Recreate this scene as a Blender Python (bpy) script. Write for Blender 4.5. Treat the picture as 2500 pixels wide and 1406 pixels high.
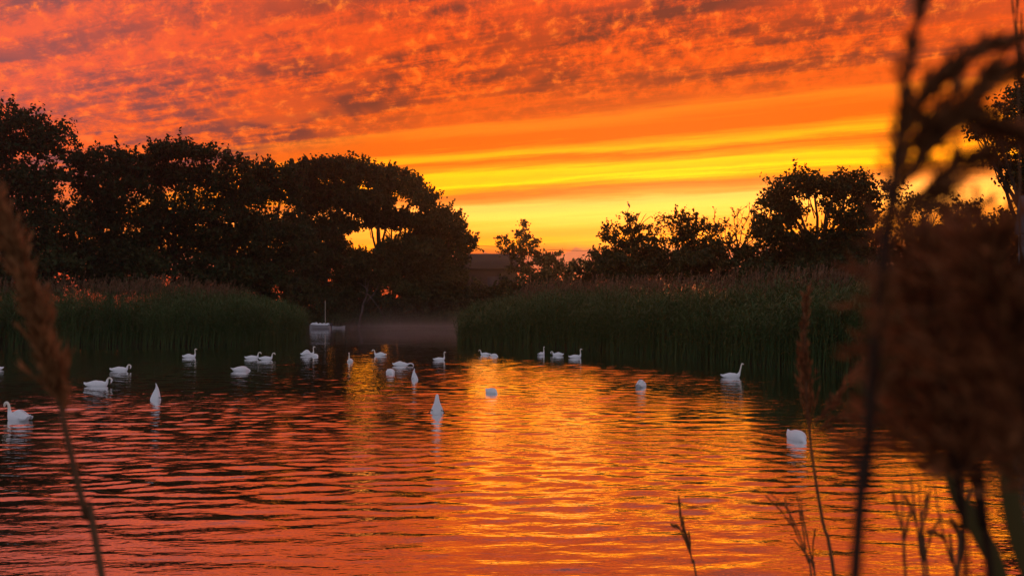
import bpy, math, random
import numpy as np
from mathutils import Vector

for o in list(bpy.data.objects):
    bpy.data.objects.remove(o, do_unlink=True)
S = bpy.context.scene
COL = S.collection
R = math.radians

# ------------------------------------------------------------------ camera
F = 2400.0                 # focal length in photograph pixels (2500 wide)
CAM_H = 2.8
PITCH = math.atan((752 - 703) / F)
cam_d = bpy.data.cameras.new('camera')
cam = bpy.data.objects.new('camera', cam_d)
COL.objects.link(cam)
cam.location = (0, 0, CAM_H)
cam.rotation_euler = (R(90) + PITCH, 0, 0)
cam_d.sensor_width = 36.0
cam_d.lens = F / 2500 * 36.0
cam_d.clip_start = 0.05
cam_d.clip_end = 3000
cam_d.dof.use_dof = True
cam_d.dof.focus_distance = 45.0
cam_d.dof.aperture_fstop = cam_d.lens / 6.0     # 6 mm opening
S.camera = cam

def ray(px, py):
    u = (px - 1250) / F
    v = (703 - py) / F
    c, s = math.cos(PITCH), math.sin(PITCH)
    return (u, c - v * s, v * c + s)

def P(px, py, Y):
    """world point at depth Y whose direction from the camera is that of a photograph pixel"""
    a = ray(px, py)
    k = Y / a[1]
    return np.array((a[0] * k, Y, CAM_H + a[2] * k))

def W(px, py):
    """point on the water (z = 0)"""
    a = ray(px, py)
    k = -CAM_H / a[2]
    return np.array((a[0] * k, a[1] * k, 0.0))

# ------------------------------------------------------------------ render settings
S.render.engine = 'CYCLES'
S.cycles.use_denoising = True
try:
    S.cycles.denoiser = 'OPENIMAGEDENOISE'
except Exception:
    pass
S.cycles.max_bounces = 8
S.cycles.diffuse_bounces = 3
S.cycles.glossy_bounces = 4
S.cycles.transmission_bounces = 4
S.cycles.transparent_max_bounces = 8
S.cycles.volume_bounces = 1
S.view_settings.view_transform = 'Standard'
S.view_settings.look = 'None'
S.view_settings.exposure = 0.0
S.view_settings.gamma = 1.0
S.view_settings.use_curve_mapping = False

def lin(r, g, b):
    f = lambda c: (c / 255 / 12.92) if c <= 10 else ((c / 255 + 0.055) / 1.055) ** 2.4
    return (f(r), f(g), f(b), 1.0)

# ------------------------------------------------------------------ node helper
class NT:
    def __init__(self, tree):
        self.t = tree
        self.l = tree.links
    def n(self, typ, **kw):
        nd = self.t.nodes.new(typ)
        for k, v in kw.items():
            setattr(nd, k, v)
        return nd
    def put(self, sock, v):
        if isinstance(v, bpy.types.NodeSocket):
            self.l.new(v, sock)
        elif v is not None:
            sock.default_value = v
    def m(self, op, a, b=None, c=None, clamp=False):
        nd = self.n('ShaderNodeMath', operation=op, use_clamp=clamp)
        self.put(nd.inputs[0], a)
        if b is not None: self.put(nd.inputs[1], b)
        if c is not None: self.put(nd.inputs[2], c)
        return nd.outputs[0]
    def sm(self, x, a, b, lo=0.0, hi=1.0):
        nd = self.n('ShaderNodeMapRange', interpolation_type='SMOOTHSTEP')
        self.put(nd.inputs[0], x)
        for i, v in zip((1, 2, 3, 4), (a, b, lo, hi)): self.put(nd.inputs[i], v)
        return nd.outputs[0]
    def mix(self, f, a, b):
        nd = self.n('ShaderNodeMix', data_type='RGBA')
        self.put(nd.inputs[0], f); self.put(nd.inputs[6], a); self.put(nd.inputs[7], b)
        return nd.outputs[2]
    def vec(self, x, y, z):
        nd = self.n('ShaderNodeCombineXYZ')
        for i, v in enumerate((x, y, z)): self.put(nd.inputs[i], v)
        return nd.outputs[0]
    def noise(self, v, scale=1.0, detail=4.0, rough=0.5, dist=0.0, out=0):
        nd = self.n('ShaderNodeTexNoise')
        if v is not None: self.put(nd.inputs['Vector'], v)
        nd.inputs['Scale'].default_value = scale
        nd.inputs['Detail'].default_value = detail
        nd.inputs['Roughness'].default_value = rough
        nd.inputs['Distortion'].default_value = dist
        return nd.outputs[out]
    def ramp(self, f, stops, interp='LINEAR'):
        nd = self.n('ShaderNodeValToRGB')
        cr = nd.color_ramp
        cr.interpolation = interp
        while len(cr.elements) < len(stops): cr.elements.new(0.5)
        for e, (p, c) in zip(cr.elements, sorted(stops, key=lambda q: q[0])):
            e.position = p; e.color = c
        self.put(nd.inputs[0], f)
        return nd.outputs[0]

# ------------------------------------------------------------------ world: sunset sky
SUN_AZ = math.atan((1640 - 1250) / F)      # the sun has gone down a little right of centre
SUN_EL = R(1.0)
world = bpy.data.worlds.new('World')
S.world = world
world.use_nodes = True
w = NT(world.node_tree)
world.node_tree.nodes.clear()
wout = w.n('ShaderNodeOutputWorld')
sky = w.n('ShaderNodeTexSky', sky_type='NISHITA')
sky.sun_disc = False
sky.sun_elevation = SUN_EL
sky.sun_rotation = SUN_AZ
sky.altitude = 0
sky.air_density = 1.0
sky.dust_density = 1.5
sky.ozone_density = 3.0
bg_sky = w.n('ShaderNodeBackground')
w.put(bg_sky.inputs[0], sky.outputs[0])
bg_sky.inputs[1].default_value = 0.12

tc = w.n('ShaderNodeTexCoord')
sep = w.n('ShaderNodeSeparateXYZ')
w.put(sep.inputs[0], tc.outputs['Generated'])
dx, dy, dz = sep.outputs
zc = w.m('MAXIMUM', dz, 0.0)
den = w.m('MAXIMUM', w.m('ADD', dy, w.m('MULTIPLY', dx, 0.48)), 0.25)
s_raw = w.m('DIVIDE', zc, den)                        # height across the cloud streaks (they run towards a vanishing point at the left)
az = w.m('ARCTAN2', dx, w.m('MAXIMUM', dy, -2.0))
horiz = w.m('SQRT', w.m('ADD', w.m('MULTIPLY', dx, dx), w.m('MULTIPLY', dy, dy)))
dsun = w.m('ADD', w.m('MULTIPLY', dx, math.sin(SUN_AZ)), w.m('MULTIPLY', dy, math.cos(SUN_AZ)))
csun = w.m('DIVIDE', dsun, w.m('MAXIMUM', horiz, 0.01))     # cosine of the azimuth away from the sun

# thin streaks near the horizon
n_st = w.noise(w.vec(w.m('MULTIPLY', az, 4.5), w.m('MULTIPLY', s_raw, 95.0), 0.0), 1.0, 7.0, 0.68, 0.3)
n_st2 = w.noise(w.vec(w.m('MULTIPLY', az, 1.3), w.m('MULTIPLY', s_raw, 20.0), 7.0), 1.0, 2.0, 0.5)
s = w.m('ADD', s_raw, w.m('ADD', w.m('MULTIPLY', w.m('SUBTRACT', n_st, 0.5), 0.023), w.m('MULTIPLY', w.m('SUBTRACT', n_st2, 0.5), 0.016)))
sp = w.m('DIVIDE', s, 0.32, clamp=True)
q = lambda y: ((752 - y) / F / 1.075) / 0.32
sunny = w.ramp(sp, [
    (0.0, lin(214, 78, 34)), (q(655), lin(222, 88, 30)), (q(612), lin(236, 112, 28)), (q(595), lin(246, 160, 30)),
    (q(578), lin(251, 205, 24)), (q(560), lin(248, 188, 42)), (q(535), lin(248, 224, 70)), (q(515), lin(248, 242, 92)),
    (q(500), lin(248, 236, 92)), (q(484), lin(246, 222, 92)), (q(470), lin(240, 176, 62)), (q(452), lin(233, 132, 40)),
    (q(436), lin(248, 180, 20)), (q(424), lin(252, 240, 16)), (q(412), lin(250, 206, 22)), (q(396), lin(252, 224, 18)),
    (q(380), lin(244, 160, 22)), (q(364), lin(238, 118, 16)), (q(348), lin(250, 194, 18)), (q(334), lin(246, 160, 20)),
    (q(316), lin(236, 112, 14)), (q(292), lin(238, 112, 16)), (q(268), lin(244, 136, 26)), (q(250), lin(238, 102, 22)),
    (q(140), lin(238, 92, 22)), (q(0), lin(234, 86, 26))])
side = w.ramp(sp, [
    (0.0, lin(206, 70, 44)), (q(600), lin(224, 84, 40)), (q(450), lin(238, 104, 34)), (q(380), lin(242, 112, 42)),
    (q(250), lin(242, 106, 44)), (q(120), lin(240, 102, 52)), (q(0), lin(232, 100, 66))])
f_side = w.sm(csun, 0.80, 0.985)
glow = w.mix(f_side, side, sunny)

# mottled high cloud
zz = w.m('ADD', zc, 0.045)
px_ = w.m('DIVIDE', dx, zz)
py_ = w.m('DIVIDE', dy, zz)
lz = w.m('LOGARITHM', zz, math.e)
cv = w.vec(w.m('MULTIPLY', az, 2.6), w.m('ADD', w.m('MULTIPLY', lz, 1.05), w.m('MULTIPLY', az, -0.35)), 0.0)
n_a = w.noise(cv, 21.0, 6.0, 0.66, 0.2)
n_b = w.noise(w.vec(px_, w.m('MULTIPLY', py_, 0.5), 3.0), 1.7, 3.0, 0.5, 0.3)
strk = w.m('ADD', w.m('MULTIPLY', py_, 1.0), w.m('MULTIPLY', px_, 0.48))
n_c = w.noise(w.vec(w.m('MULTIPLY', w.m('SUBTRACT', px_, w.m('MULTIPLY', py_, 0.48)), 0.55), w.m('MULTIPLY', strk, 5.0), 5.0), 1.0, 4.0, 0.6, 0.35)
dens = w.m('ADD', w.m('ADD', w.m('MULTIPLY', n_a, 0.56), w.m('MULTIPLY', n_b, 0.32)), w.m('MULTIPLY', n_c, 0.60))
shade = w.sm(dens, 0.64, 0.84)
n_d = w.noise(w.vec(w.m('MULTIPLY', px_, 1.0), w.m('MULTIPLY', strk, 0.55), 11.0), 2.6, 3.0, 0.55, 0.5)
shade = w.m('MULTIPLY', shade, w.sm(n_d, 0.30, 0.62, 0.40, 1.15))
f_up = w.sm(s, w.m('MULTIPLY_ADD', f_side, 0.085, 0.095), w.m('MULTIPLY_ADD', f_side, 0.10, 0.125))   # mottling begins above the smooth streaks
shade = w.m('MULTIPLY', shade, f_up)
dark = w.mix(f_side, lin(142, 84, 82), lin(124, 60, 38))
# higher overhead the cloud turns mauve and thins out
high = w.sm(dz, 0.25, 0.58)
dark = w.mix(high, dark, lin(118, 96, 112))
lightc = w.mix(w.m('MULTIPLY', w.sm(n_a, 0.48, 0.30), f_up), glow, w.mix(f_side, lin(246, 122, 58), lin(247, 124, 36)))
lightc = w.mix(high, lightc, lin(222, 118, 98))
cloud = w.mix(w.m('MULTIPLY', shade, 0.92), lightc, dark)
# a low bank of purple cloud just above the horizon
bn = w.noise(w.vec(w.m('MULTIPLY', az, 22.0), 0.0, 0.0), 1.0, 3.0, 0.55)
top = w.m('MULTIPLY_ADD', bn, 0.045, 0.034)
bank = w.m('MULTIPLY', w.sm(w.m('SUBTRACT', top, zc), 0.0, 0.003), w.sm(zc, 0.030, 0.046))
cloud = w.mix(w.m('MULTIPLY', bank, 0.85), cloud, lin(176, 92, 70))
# the yellow parts are the brightest: their red runs far beyond what a picture can show
sc = w.n('ShaderNodeSeparateColor'); w.put(sc.inputs[0], cloud)
boost = w.m('MULTIPLY_ADD', w.sm(sc.outputs[1], 0.10, 0.80), 1.6, 1.16)
cc = w.n('ShaderNodeCombineColor')
w.put(cc.inputs[0], w.m('MULTIPLY', sc.outputs[0], boost)); w.put(cc.inputs[1], sc.outputs[1]); w.put(cc.inputs[2], sc.outputs[2])
cloud = cc.outputs[0]
bg_cl = w.n('ShaderNodeBackground')
w.put(bg_cl.inputs[0], cloud)
bg_cl.inputs[1].default_value = 1.0
# the fire fades with the angle away from the sunset; elsewhere it is the plain dusk sky
front = w.sm(w.m('SUBTRACT', dsun, w.m('MULTIPLY', zc, 0.15)), 0.25, 0.72)
ms = w.n('ShaderNodeMixShader')
w.put(ms.inputs[0], front)
# thin grey dusk cloud over the rest of the sky
bg_gr = w.n('ShaderNodeBackground')
w.put(bg_gr.inputs[0], w.mix(w.sm(n_b, 0.35, 0.65), lin(158, 156, 168), lin(180, 175, 184)))
bg_gr.inputs[1].default_value = 1.0
mg = w.n('ShaderNodeMixShader')
mg.inputs[0].default_value = 0.82
w.l.new(bg_sky.outputs[0], mg.inputs[1]); w.l.new(bg_gr.outputs[0], mg.inputs[2])
w.l.new(mg.outputs[0], ms.inputs[1])
w.l.new(bg_cl.outputs[0], ms.inputs[2])
w.l.new(ms.outputs[0], wout.inputs['Surface'])

# ------------------------------------------------------------------ sun, almost down
sun_d = bpy.data.lights.new('sun', 'SUN')
sun_d.energy = 0.6
sun_d.angle = R(1.5)
sun_d.color = (1.0, 0.46, 0.16)
sun = bpy.data.objects.new('sun', sun_d)
COL.objects.link(sun)
to_sun = Vector((math.sin(SUN_AZ) * math.cos(SUN_EL), math.cos(SUN_AZ) * math.cos(SUN_EL), math.sin(SUN_EL)))
sun.rotation_euler = to_sun.to_track_quat('Z', 'Y').to_euler()
sun.location = (20, 0, 40)

# ------------------------------------------------------------------ materials
MATS = {}
def base_mat(name):
    m = bpy.data.materials.new(name)
    m.use_nodes = True
    t = NT(m.node_tree)
    m.node_tree.nodes.clear()
    out = t.n('ShaderNodeOutputMaterial')
    MATS[name] = m
    return m, t, out

def leafy(name, ca, cb, trans=0.25, rough=0.6, attr=True):
    """two-sided leaf: diffuse with some light coming through, tint varied by a per-leaf attribute"""
    m, t, out = base_mat(name)
    if attr:
        at = t.n('ShaderNodeAttribute', attribute_name='tint')
        f = at.outputs['Fac']
    else:
        tco = t.n('ShaderNodeTexCoord')
        f = t.noise(tco.outputs['Object'], 9.0, 3.0, 0.6)
    c = t.mix(f, ca, cb)
    d = t.n('ShaderNodeBsdfPrincipled')
    t.put(d.inputs['Base Color'], c)
    d.inputs['Roughness'].default_value = rough
    d.inputs['Specular IOR Level'].default_value = 0.15
    tr = t.n('ShaderNodeBsdfTranslucent')
    t.put(tr.inputs[0], c)
    mx = t.n('ShaderNodeMixShader')
    mx.inputs[0].default_value = trans
    t.l.new(d.outputs[0], mx.inputs[1]); t.l.new(tr.outputs[0], mx.inputs[2])
    t.l.new(mx.outputs[0], out.inputs['Surface'])
    return m

def solid(name, ca, cb=None, rough=0.6, scale=6.0, bump=0.0, spec=0.3):
    m, t, out = base_mat(name)
    tco = t.n('ShaderNodeTexCoord')
    nz = t.noise(tco.outputs['Object'], scale, 5.0, 0.6)
    d = t.n('ShaderNodeBsdfPrincipled')
    t.put(d.inputs['Base Color'], t.mix(nz, ca, cb or ca))
    d.inputs['Roughness'].default_value = rough
    d.inputs['Specular IOR Level'].default_value = spec
    if bump:
        b = t.n('ShaderNodeBump'); b.inputs['Strength'].default_value = bump; b.inputs['Distance'].default_value = 0.02
        t.put(b.inputs['Height'], nz); t.l.new(b.outputs[0], d.inputs['Normal'])
    t.l.new(d.outputs[0], out.inputs['Surface'])
    return m

c4 = lambda r, g, b: (r, g, b, 1.0)
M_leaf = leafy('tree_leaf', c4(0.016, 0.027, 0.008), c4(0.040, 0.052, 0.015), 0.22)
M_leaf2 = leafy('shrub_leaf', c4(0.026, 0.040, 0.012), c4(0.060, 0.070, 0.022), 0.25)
M_bark = solid('bark', c4(0.035, 0.024, 0.016), c4(0.075, 0.055, 0.040), 0.9, 4.0, 0.5, 0.1)
M_deadwood = solid('dead_wood', c4(0.075, 0.055, 0.048), c4(0.12, 0.09, 0.08), 0.85, 5.0, 0.4, 0.1)
M_reed = leafy('green_reed', c4(0.036, 0.074, 0.020), c4(0.085, 0.125, 0.038), 0.22)
M_dry = leafy('dry_reed', c4(0.11, 0.062, 0.034), c4(0.24, 0.135, 0.070), 0.25)
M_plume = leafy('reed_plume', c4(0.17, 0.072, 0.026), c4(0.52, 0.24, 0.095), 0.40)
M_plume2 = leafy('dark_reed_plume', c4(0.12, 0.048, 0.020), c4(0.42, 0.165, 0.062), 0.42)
M_stem2 = leafy('dark_reed_stem', c4(0.030, 0.014, 0.008), c4(0.060, 0.026, 0.014), 0.10, attr=False)
M_stem = leafy('reed_stem', c4(0.13, 0.060, 0.028), c4(0.24, 0.115, 0.055), 0.15, attr=False)
M_blade = leafy('reed_blade', c4(0.055, 0.060, 0.020), c4(0.09, 0.085, 0.030), 0.3, attr=False)
M_white = solid('swan_feather', c4(0.74, 0.76, 0.80), c4(0.82, 0.83, 0.86), 0.75, 14.0, 0.15, 0.2)
M_neck = solid('swan_neck', c4(0.72, 0.66, 0.54), c4(0.78, 0.74, 0.66), 0.75, 14.0, 0.0, 0.2)
M_bill = solid('swan_bill', c4(0.55, 0.14, 0.03), c4(0.60, 0.18, 0.04), 0.4)
M_black = solid('black_skin', c4(0.012, 0.012, 0.013), c4(0.02, 0.02, 0.02), 0.5)
M_heron = solid('heron_feather', c4(0.10, 0.11, 0.12), c4(0.16, 0.17, 0.18), 0.8)
M_hull = solid('boat_hull', c4(0.30, 0.30, 0.33), c4(0.38, 0.38, 0.41), 0.4)
M_cover = solid('boat_cover', c4(0.70, 0.72, 0.78), c4(0.78, 0.80, 0.84), 0.6, 3.0, 0.4)
M_dark = solid('dark_paint', c4(0.02, 0.022, 0.03), c4(0.03, 0.03, 0.04), 0.5)
M_spar = solid('mast_wood', c4(0.40, 0.33, 0.26), c4(0.48, 0.40, 0.32), 0.5)
M_barnwall = solid('barn_boards', c4(0.018, 0.014, 0.012), c4(0.03, 0.022, 0.018), 0.85, 2.0)
M_barnroof = solid('barn_roof', c4(0.030, 0.020, 0.017), c4(0.045, 0.03, 0.025), 0.8, 1.5)
M_render = solid('house_render', c4(0.50, 0.52, 0.57), c4(0.58, 0.59, 0.62), 0.8, 1.2)
M_slate = solid('house_slate', c4(0.05, 0.05, 0.06), c4(0.09, 0.09, 0.10), 0.7, 3.0)
M_glass = solid('window_glass', c4(0.03, 0.035, 0.04), c4(0.04, 0.04, 0.05), 0.08, 1.0, 0.0, 0.6)
M_ground = solid('bank_earth', c4(0.030, 0.034, 0.016), c4(0.060, 0.055, 0.030), 0.95, 0.6, 0.6, 0.05)

# water: dark, glossy, ripples as relief
m, t, out = base_mat('water_surface')
geo = t.n('ShaderNodeNewGeometry')
sp3 = t.n('ShaderNodeSeparateXYZ'); t.put(sp3.inputs[0], geo.outputs['Position'])
wx, wy = sp3.outputs[0], sp3.outputs[1]
def wn(sx, sy, zz, det, rough=0.5, dist=0.0, rot=0.0):
    c, s_ = math.cos(rot), math.sin(rot)
    a = t.m('ADD', t.m('MULTIPLY', wx, c), t.m('MULTIPLY', wy, s_))
    b = t.m('SUBTRACT', t.m('MULTIPLY', wy, c), t.m('MULTIPLY', wx, s_))
    return t.noise(t.vec(t.m('MULTIPLY', a, sx), t.m('MULTIPLY', b, sy), zz), 1.0, det, rough, dist)
h3 = wn(4.5, 9.0, 9.0, 2.0, 0.5, 0.2, 0.05)       # fine ripples on top of the modelled waves
gust = t.sm(wn(0.05, 0.11, 2.0, 2.0), 0.36, 0.62, 0.3, 1.0)
hh = t.m('MULTIPLY', t.m('MULTIPLY', gust, h3), t.sm(wy, 26.0, 70.0, 0.010, 0.004))
bmp = t.n('ShaderNodeBump')
bmp.inputs['Strength'].default_value = 1.0
bmp.inputs['Distance'].default_value = 1.0
t.put(bmp.inputs['Height'], hh)
fr = t.n('ShaderNodeFresnel'); fr.inputs['IOR'].default_value = 1.34
t.l.new(bmp.outputs[0], fr.inputs['Normal'])
gl = t.n('ShaderNodeBsdfGlossy'); gl.inputs['Roughness'].default_value = 0.02
gl.inputs[0].default_value = (1, 1, 1, 1)
t.l.new(bmp.outputs[0], gl.inputs['Normal'])
df = t.n('ShaderNodeBsdfDiffuse'); df.inputs[0].default_value = c4(0.012, 0.014, 0.010)
mx = t.n('ShaderNodeMixShader')
t.l.new(t.sm(fr.outputs[0], 0.02, 0.50, 0.55, 0.96), mx.inputs[0]); t.l.new(df.outputs[0], mx.inputs[1]); t.l.new(gl.outputs[0], mx.inputs[2])
t.l.new(mx.outputs[0], out.inputs['Surface'])
M_water = m

# ------------------------------------------------------------------ mesh helpers
class MB:
    """collects vertices and faces; build() links them as one mesh object"""
    def __init__(self):
        self.v, self.q, self.t, self.n, self.tint = [], [], [], 0, []
    def add(self, v, quads=None, tris=None, tint=None):
        v = np.asarray(v, float).reshape(-1, 3)
        if quads is not None and len(quads): self.q.append(np.asarray(quads, int) + self.n)
        if tris is not None and len(tris): self.t.append(np.asarray(tris, int) + self.n)
        self.v.append(v)
        if tint is None: tint = 0.5
        self.tint.append(np.broadcast_to(np.asarray(tint, float), (len(v),)))
        self.n += len(v)
    def tube(self, pts, rad, k=6, cap=True, tint=None):
        pts = np.asarray(pts, float); n = len(pts)
        rad = np.broadcast_to(np.asarray(rad, float), (n,))
        tg = np.gradient(pts, axis=0); tg /= np.linalg.norm(tg, axis=1)[:, None] + 1e-9
        ref = np.array((0.31, 0.95, 0.07)) if abs(tg[:, 1]).mean() < 0.8 else np.array((0.95, 0.1, 0.3))
        a = np.cross(tg, ref); a /= np.linalg.norm(a, axis=1)[:, None] + 1e-9
        b = np.cross(tg, a)
        th = np.linspace(0, 2 * np.pi, k, endpoint=False)
        ring = pts[:, None] + rad[:, None, None] * (np.cos(th)[None, :, None] * a[:, None] + np.sin(th)[None, :, None] * b[:, None])
        i = np.arange(n - 1)[:, None] * k; j = np.arange(k)[None]; j2 = (j + 1) % k
        quads = np.stack([i + j, i + j2, i + k + j2, i + k + j], -1).reshape(-1, 4)
        vs = ring.reshape(-1, 3)
        tris = None
        if cap:
            vs = np.vstack([vs, pts[0], pts[-1]])
            jj = np.arange(k); jn = (jj + 1) % k
            tris = np.vstack([np.stack([jn, jj, np.full(k, n * k)], -1),
                              np.stack([(n - 1) * k + jj, (n - 1) * k + jn, np.full(k, n * k + 1)], -1)])
        self.add(vs, quads, tris, tint)
    def box(self, lo, hi):
        x0, y0, z0 = lo; x1, y1, z1 = hi
        v = [(x0, y0, z0), (x1, y0, z0), (x1, y1, z0), (x0, y1, z0), (x0, y0, z1), (x1, y0, z1), (x1, y1, z1), (x0, y1, z1)]
        self.add(v, [(0, 3, 2, 1), (4, 5, 6, 7), (0, 1, 5, 4), (1, 2, 6, 5), (2, 3, 7, 6), (3, 0, 4, 7)])
    def ribbons(self, pts, wid, side, tint):
        """pts (N,K,3) centre lines, wid (N,K) half widths, side (N,3)"""
        N, K, _ = pts.shape
        L = pts - side[:, None] * wid[..., None]; Rr = pts + side[:, None] * wid[..., None]
        vs = np.stack([L, Rr], 2).reshape(N, K * 2, 3)
        base = np.arange(N)[:, None, None] * (2 * K)
        kk = np.arange(K - 1)[:, None] * 2
        qd = (base + (kk + np.array((0, 1, 3, 2)))[None]).reshape(-1, 4)
        self.add(vs.reshape(-1, 3), qd, None, np.repeat(tint, 2 * K))
    def diamonds(self, c, a, b, tint):
        N = len(c)
        vs = np.stack([c - a, c + b, c + a, c - b], 1).reshape(-1, 3)
        qd = np.arange(N)[:, None] * 4 + np.arange(4)[None]
        self.add(vs, qd, None, np.repeat(tint, 4))
    def mesh(self, name, mat, smooth=False, tint=False):
        me = bpy.data.meshes.new(name)
        v = np.concatenate(self.v)
        q_ = np.concatenate(self.q) if self.q else np.zeros((0, 4), int)
        t_ = np.concatenate(self.t) if self.t else np.zeros((0, 3), int)
        me.vertices.add(len(v)); me.vertices.foreach_set('co', v.astype(np.float32).ravel())
        nl = q_.size + t_.size
        me.loops.add(nl)
        me.loops.foreach_set('vertex_index', np.concatenate([q_.ravel(), t_.ravel()]).astype(np.int32))
        me.polygons.add(len(q_) + len(t_))
        st = np.concatenate([np.arange(len(q_)) * 4, q_.size + np.arange(len(t_)) * 3]).astype(np.int32)
        me.polygons.foreach_set('loop_start', st)
        me.update(calc_edges=True)
        me.validate()
        if smooth:
            me.polygons.foreach_set('use_smooth', np.ones(len(me.polygons), bool))
        if tint:
            at = me.attributes.new('tint', 'FLOAT', 'POINT')
            at.data.foreach_set('value', np.concatenate(self.tint).astype(np.float32))
        me.materials.append(mat)
        return me
    def build(self, name, mat, parent=None, smooth=False, tint=False):
        me = self.mesh(name, mat, smooth, tint)
        o = bpy.data.objects.new(name, me)
        COL.objects.link(o)
        if parent is not None:
            o.parent = parent
            L = parent.matrix_basis.translation
            me.transform(parent.matrix_basis.inverted())
        return o

def tag(o, label=None, cat=None, group=None, kind=None):
    for k, v in (('label', label), ('category', cat), ('group', group), ('kind', kind)):
        if v: o[k] = v
    return o

def empty(name, loc, label, cat, group=None, rz=0.0):
    o = bpy.data.objects.new(name, None)
    o.empty_display_size = 0.2
    COL.objects.link(o)
    o.location = loc
    o.rotation_euler = (0, 0, rz)
    from mathutils import Matrix
    o.matrix_basis = Matrix.Translation(loc) @ Matrix.Rotation(rz, 4, 'Z')
    return tag(o, label, cat, group)

# ------------------------------------------------------------------ terrain and water
POLY = np.array([(-95, 5), (-30, 5.5), (-6, 6), (8, 6), (16, 8), (19, 20), (17.2, 32), (14.8, 41), (11.0, 52.5), (4.4, 67), (-1.0, 76),
                 (-3.6, 80), (-4.4, 84), (-3.5, 95), (-2, 115), (4, 134), (7, 143), (0, 149), (-8, 147), (-18, 145), (-27, 144), (-34, 140),
                 (-30, 127), (-24.2, 112), (-21.0, 92), (-20.2, 77), (-23, 73), (-37, 72.3), (-60, 71), (-95, 68)], float)

def shore(x, y):
    """signed distance to the waterline: positive on land"""
    x = np.asarray(x, float); y = np.asarray(y, float)
    d = np.full(x.shape, 1e9); inside = np.zeros(x.shape, bool)
    n = len(POLY)
    for i in range(n):
        x0, y0 = POLY[i]; x1, y1 = POLY[(i + 1) % n]
        ex, ey = x1 - x0, y1 - y0
        k = np.clip(((x - x0) * ex + (y - y0) * ey) / (ex * ex + ey * ey), 0, 1)
        d = np.minimum(d, np.hypot(x - x0 - k * ex, y - y0 - k * ey))
        cr = ((y0 > y) != (y1 > y)) & (x < (x1 - x0) * (y - y0) / (y1 - y0 + 1e-12) + x0)
        inside ^= cr
    return np.where(inside, -d, d)

def ground_z(x, y):
    d = shore(x, y)
    land = 0.25 * np.clip(d / 1.0, 0, 1) + 1.05 * (1 - np.exp(-np.clip(d, 0, None) / 7.0)) + 0.6 * np.clip(d / 120, 0, 1)
    land = land + 0.12 * np.sin(x * 0.21 + 1.3) * np.cos(y * 0.17) * np.clip(d / 10, 0, 1)
    return np.where(d > 0, land, -0.9 * np.clip(-d / 2.5, 0, 1))

def axis(lo, hi, flo, fhi, coarse, fine):
    a = np.concatenate([np.arange(lo, flo, coarse), np.arange(flo, fhi, fine), np.arange(fhi, hi + coarse, coarse)])
    return a
gx = axis(-460, 460, -100, 40, 20, 1.1)
gy = axis(-120, 560, -4, 200, 20, 1.1)
X, Y = np.meshgrid(gx, gy)
Z = ground_z(X, Y)
b = MB()
nx, ny = len(gx), len(gy)
i = np.arange(ny - 1)[:, None] * nx; j = np.arange(nx - 1)[None]
b.add(np.stack([X, Y, Z], -1).reshape(-1, 3), np.stack([i + j, i + j + 1, i + nx + j + 1, i + nx + j], -1).reshape(-1, 4))
tag(b.build('ground', M_ground, smooth=True), kind='structure')
# water with modelled wavelets: a sum of small wave trains running mostly towards and away from the near bank
wr = np.random.default_rng(4)
rows = np.concatenate([np.arange(4.0, 8.0, 0.25), np.arange(8.0, 30.0, 0.06), np.arange(30.0, 76.0, 0.12), np.arange(76.0, 160.0, 0.9)])
fan = np.linspace(-1, 1, 420)
xs_ = []
for yv in rows:
    hw_ = 0.56 * yv + 3.0
    xs_.append(np.concatenate([np.linspace(-112, -hw_ - 0.5, 8), fan * hw_, np.linspace(hw_ + 0.5, max(hw_ + 2, 40), 4)]))
WX = np.array(xs_); WY = np.repeat(rows[:, None], WX.shape[1], 1)
gust = 0.5 + 0.5 * np.sin(WX * 0.11 + 1.0 + 0.8 * np.sin(WY * 0.13)) * np.sin(WY * 0.19 + 0.6 * np.sin(WX * 0.17 + 2.0))
gust = 0.70 + 0.45 * gust
calm = np.clip(-shore(WX, WY) / 9.0, 0.12, 1.0) * (1 - 0.62 * np.clip((WY - 34) / 40, 0, 1))
calm *= 1 - 0.55 * np.clip((WX - 2.5) / 4.5, 0, 1) * np.clip((44 - WY) / 10, 0, 1)
near = 0.55 + 0.45 * np.clip((WY - 8) / 9, 0, 1)
WZ = np.zeros_like(WX)
NW = 46
for c_ in range(NW):
    lam = 0.18 * (1.3 / 0.18) ** wr.random()
    an = wr.normal(0, 0.50)
    kx, ky = 2 * np.pi / lam * math.sin(an), 2 * np.pi / lam * math.cos(an)
    sl = 0.074 * math.sqrt(2.0 / NW) * (1.3 if 0.35 < lam < 0.9 else 0.8)
    ph = kx * WX + ky * WY + wr.uniform(0, 6.28) + 0.7 * np.sin(WX * 0.23 + c_) + 0.5 * np.sin(WY * 0.21 + 2 * c_)
    env = 0.75 + 0.5 * np.sin(WX * wr.uniform(0.2, 0.6) + WY * wr.uniform(0.1, 0.4) + c_)
    WZ += sl * lam / (2 * np.pi) * env * np.sin(ph)
WZ *= gust * calm * near
b = MB()
nx, ny = WX.shape[1], len(rows)
i = np.arange(ny - 1)[:, None] * nx; j = np.arange(nx - 1)[None]
b.add(np.stack([WX, WY, WZ], -1).reshape(-1, 3), np.stack([i + j, i + j + 1, i + nx + j + 1, i + nx + j], -1).reshape(-1, 4))
tag(b.build('water', M_water, smooth=True), kind='structure')

def gz(x, y):
    return float(ground_z(np.array([x]), np.array([y]))[0])

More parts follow.
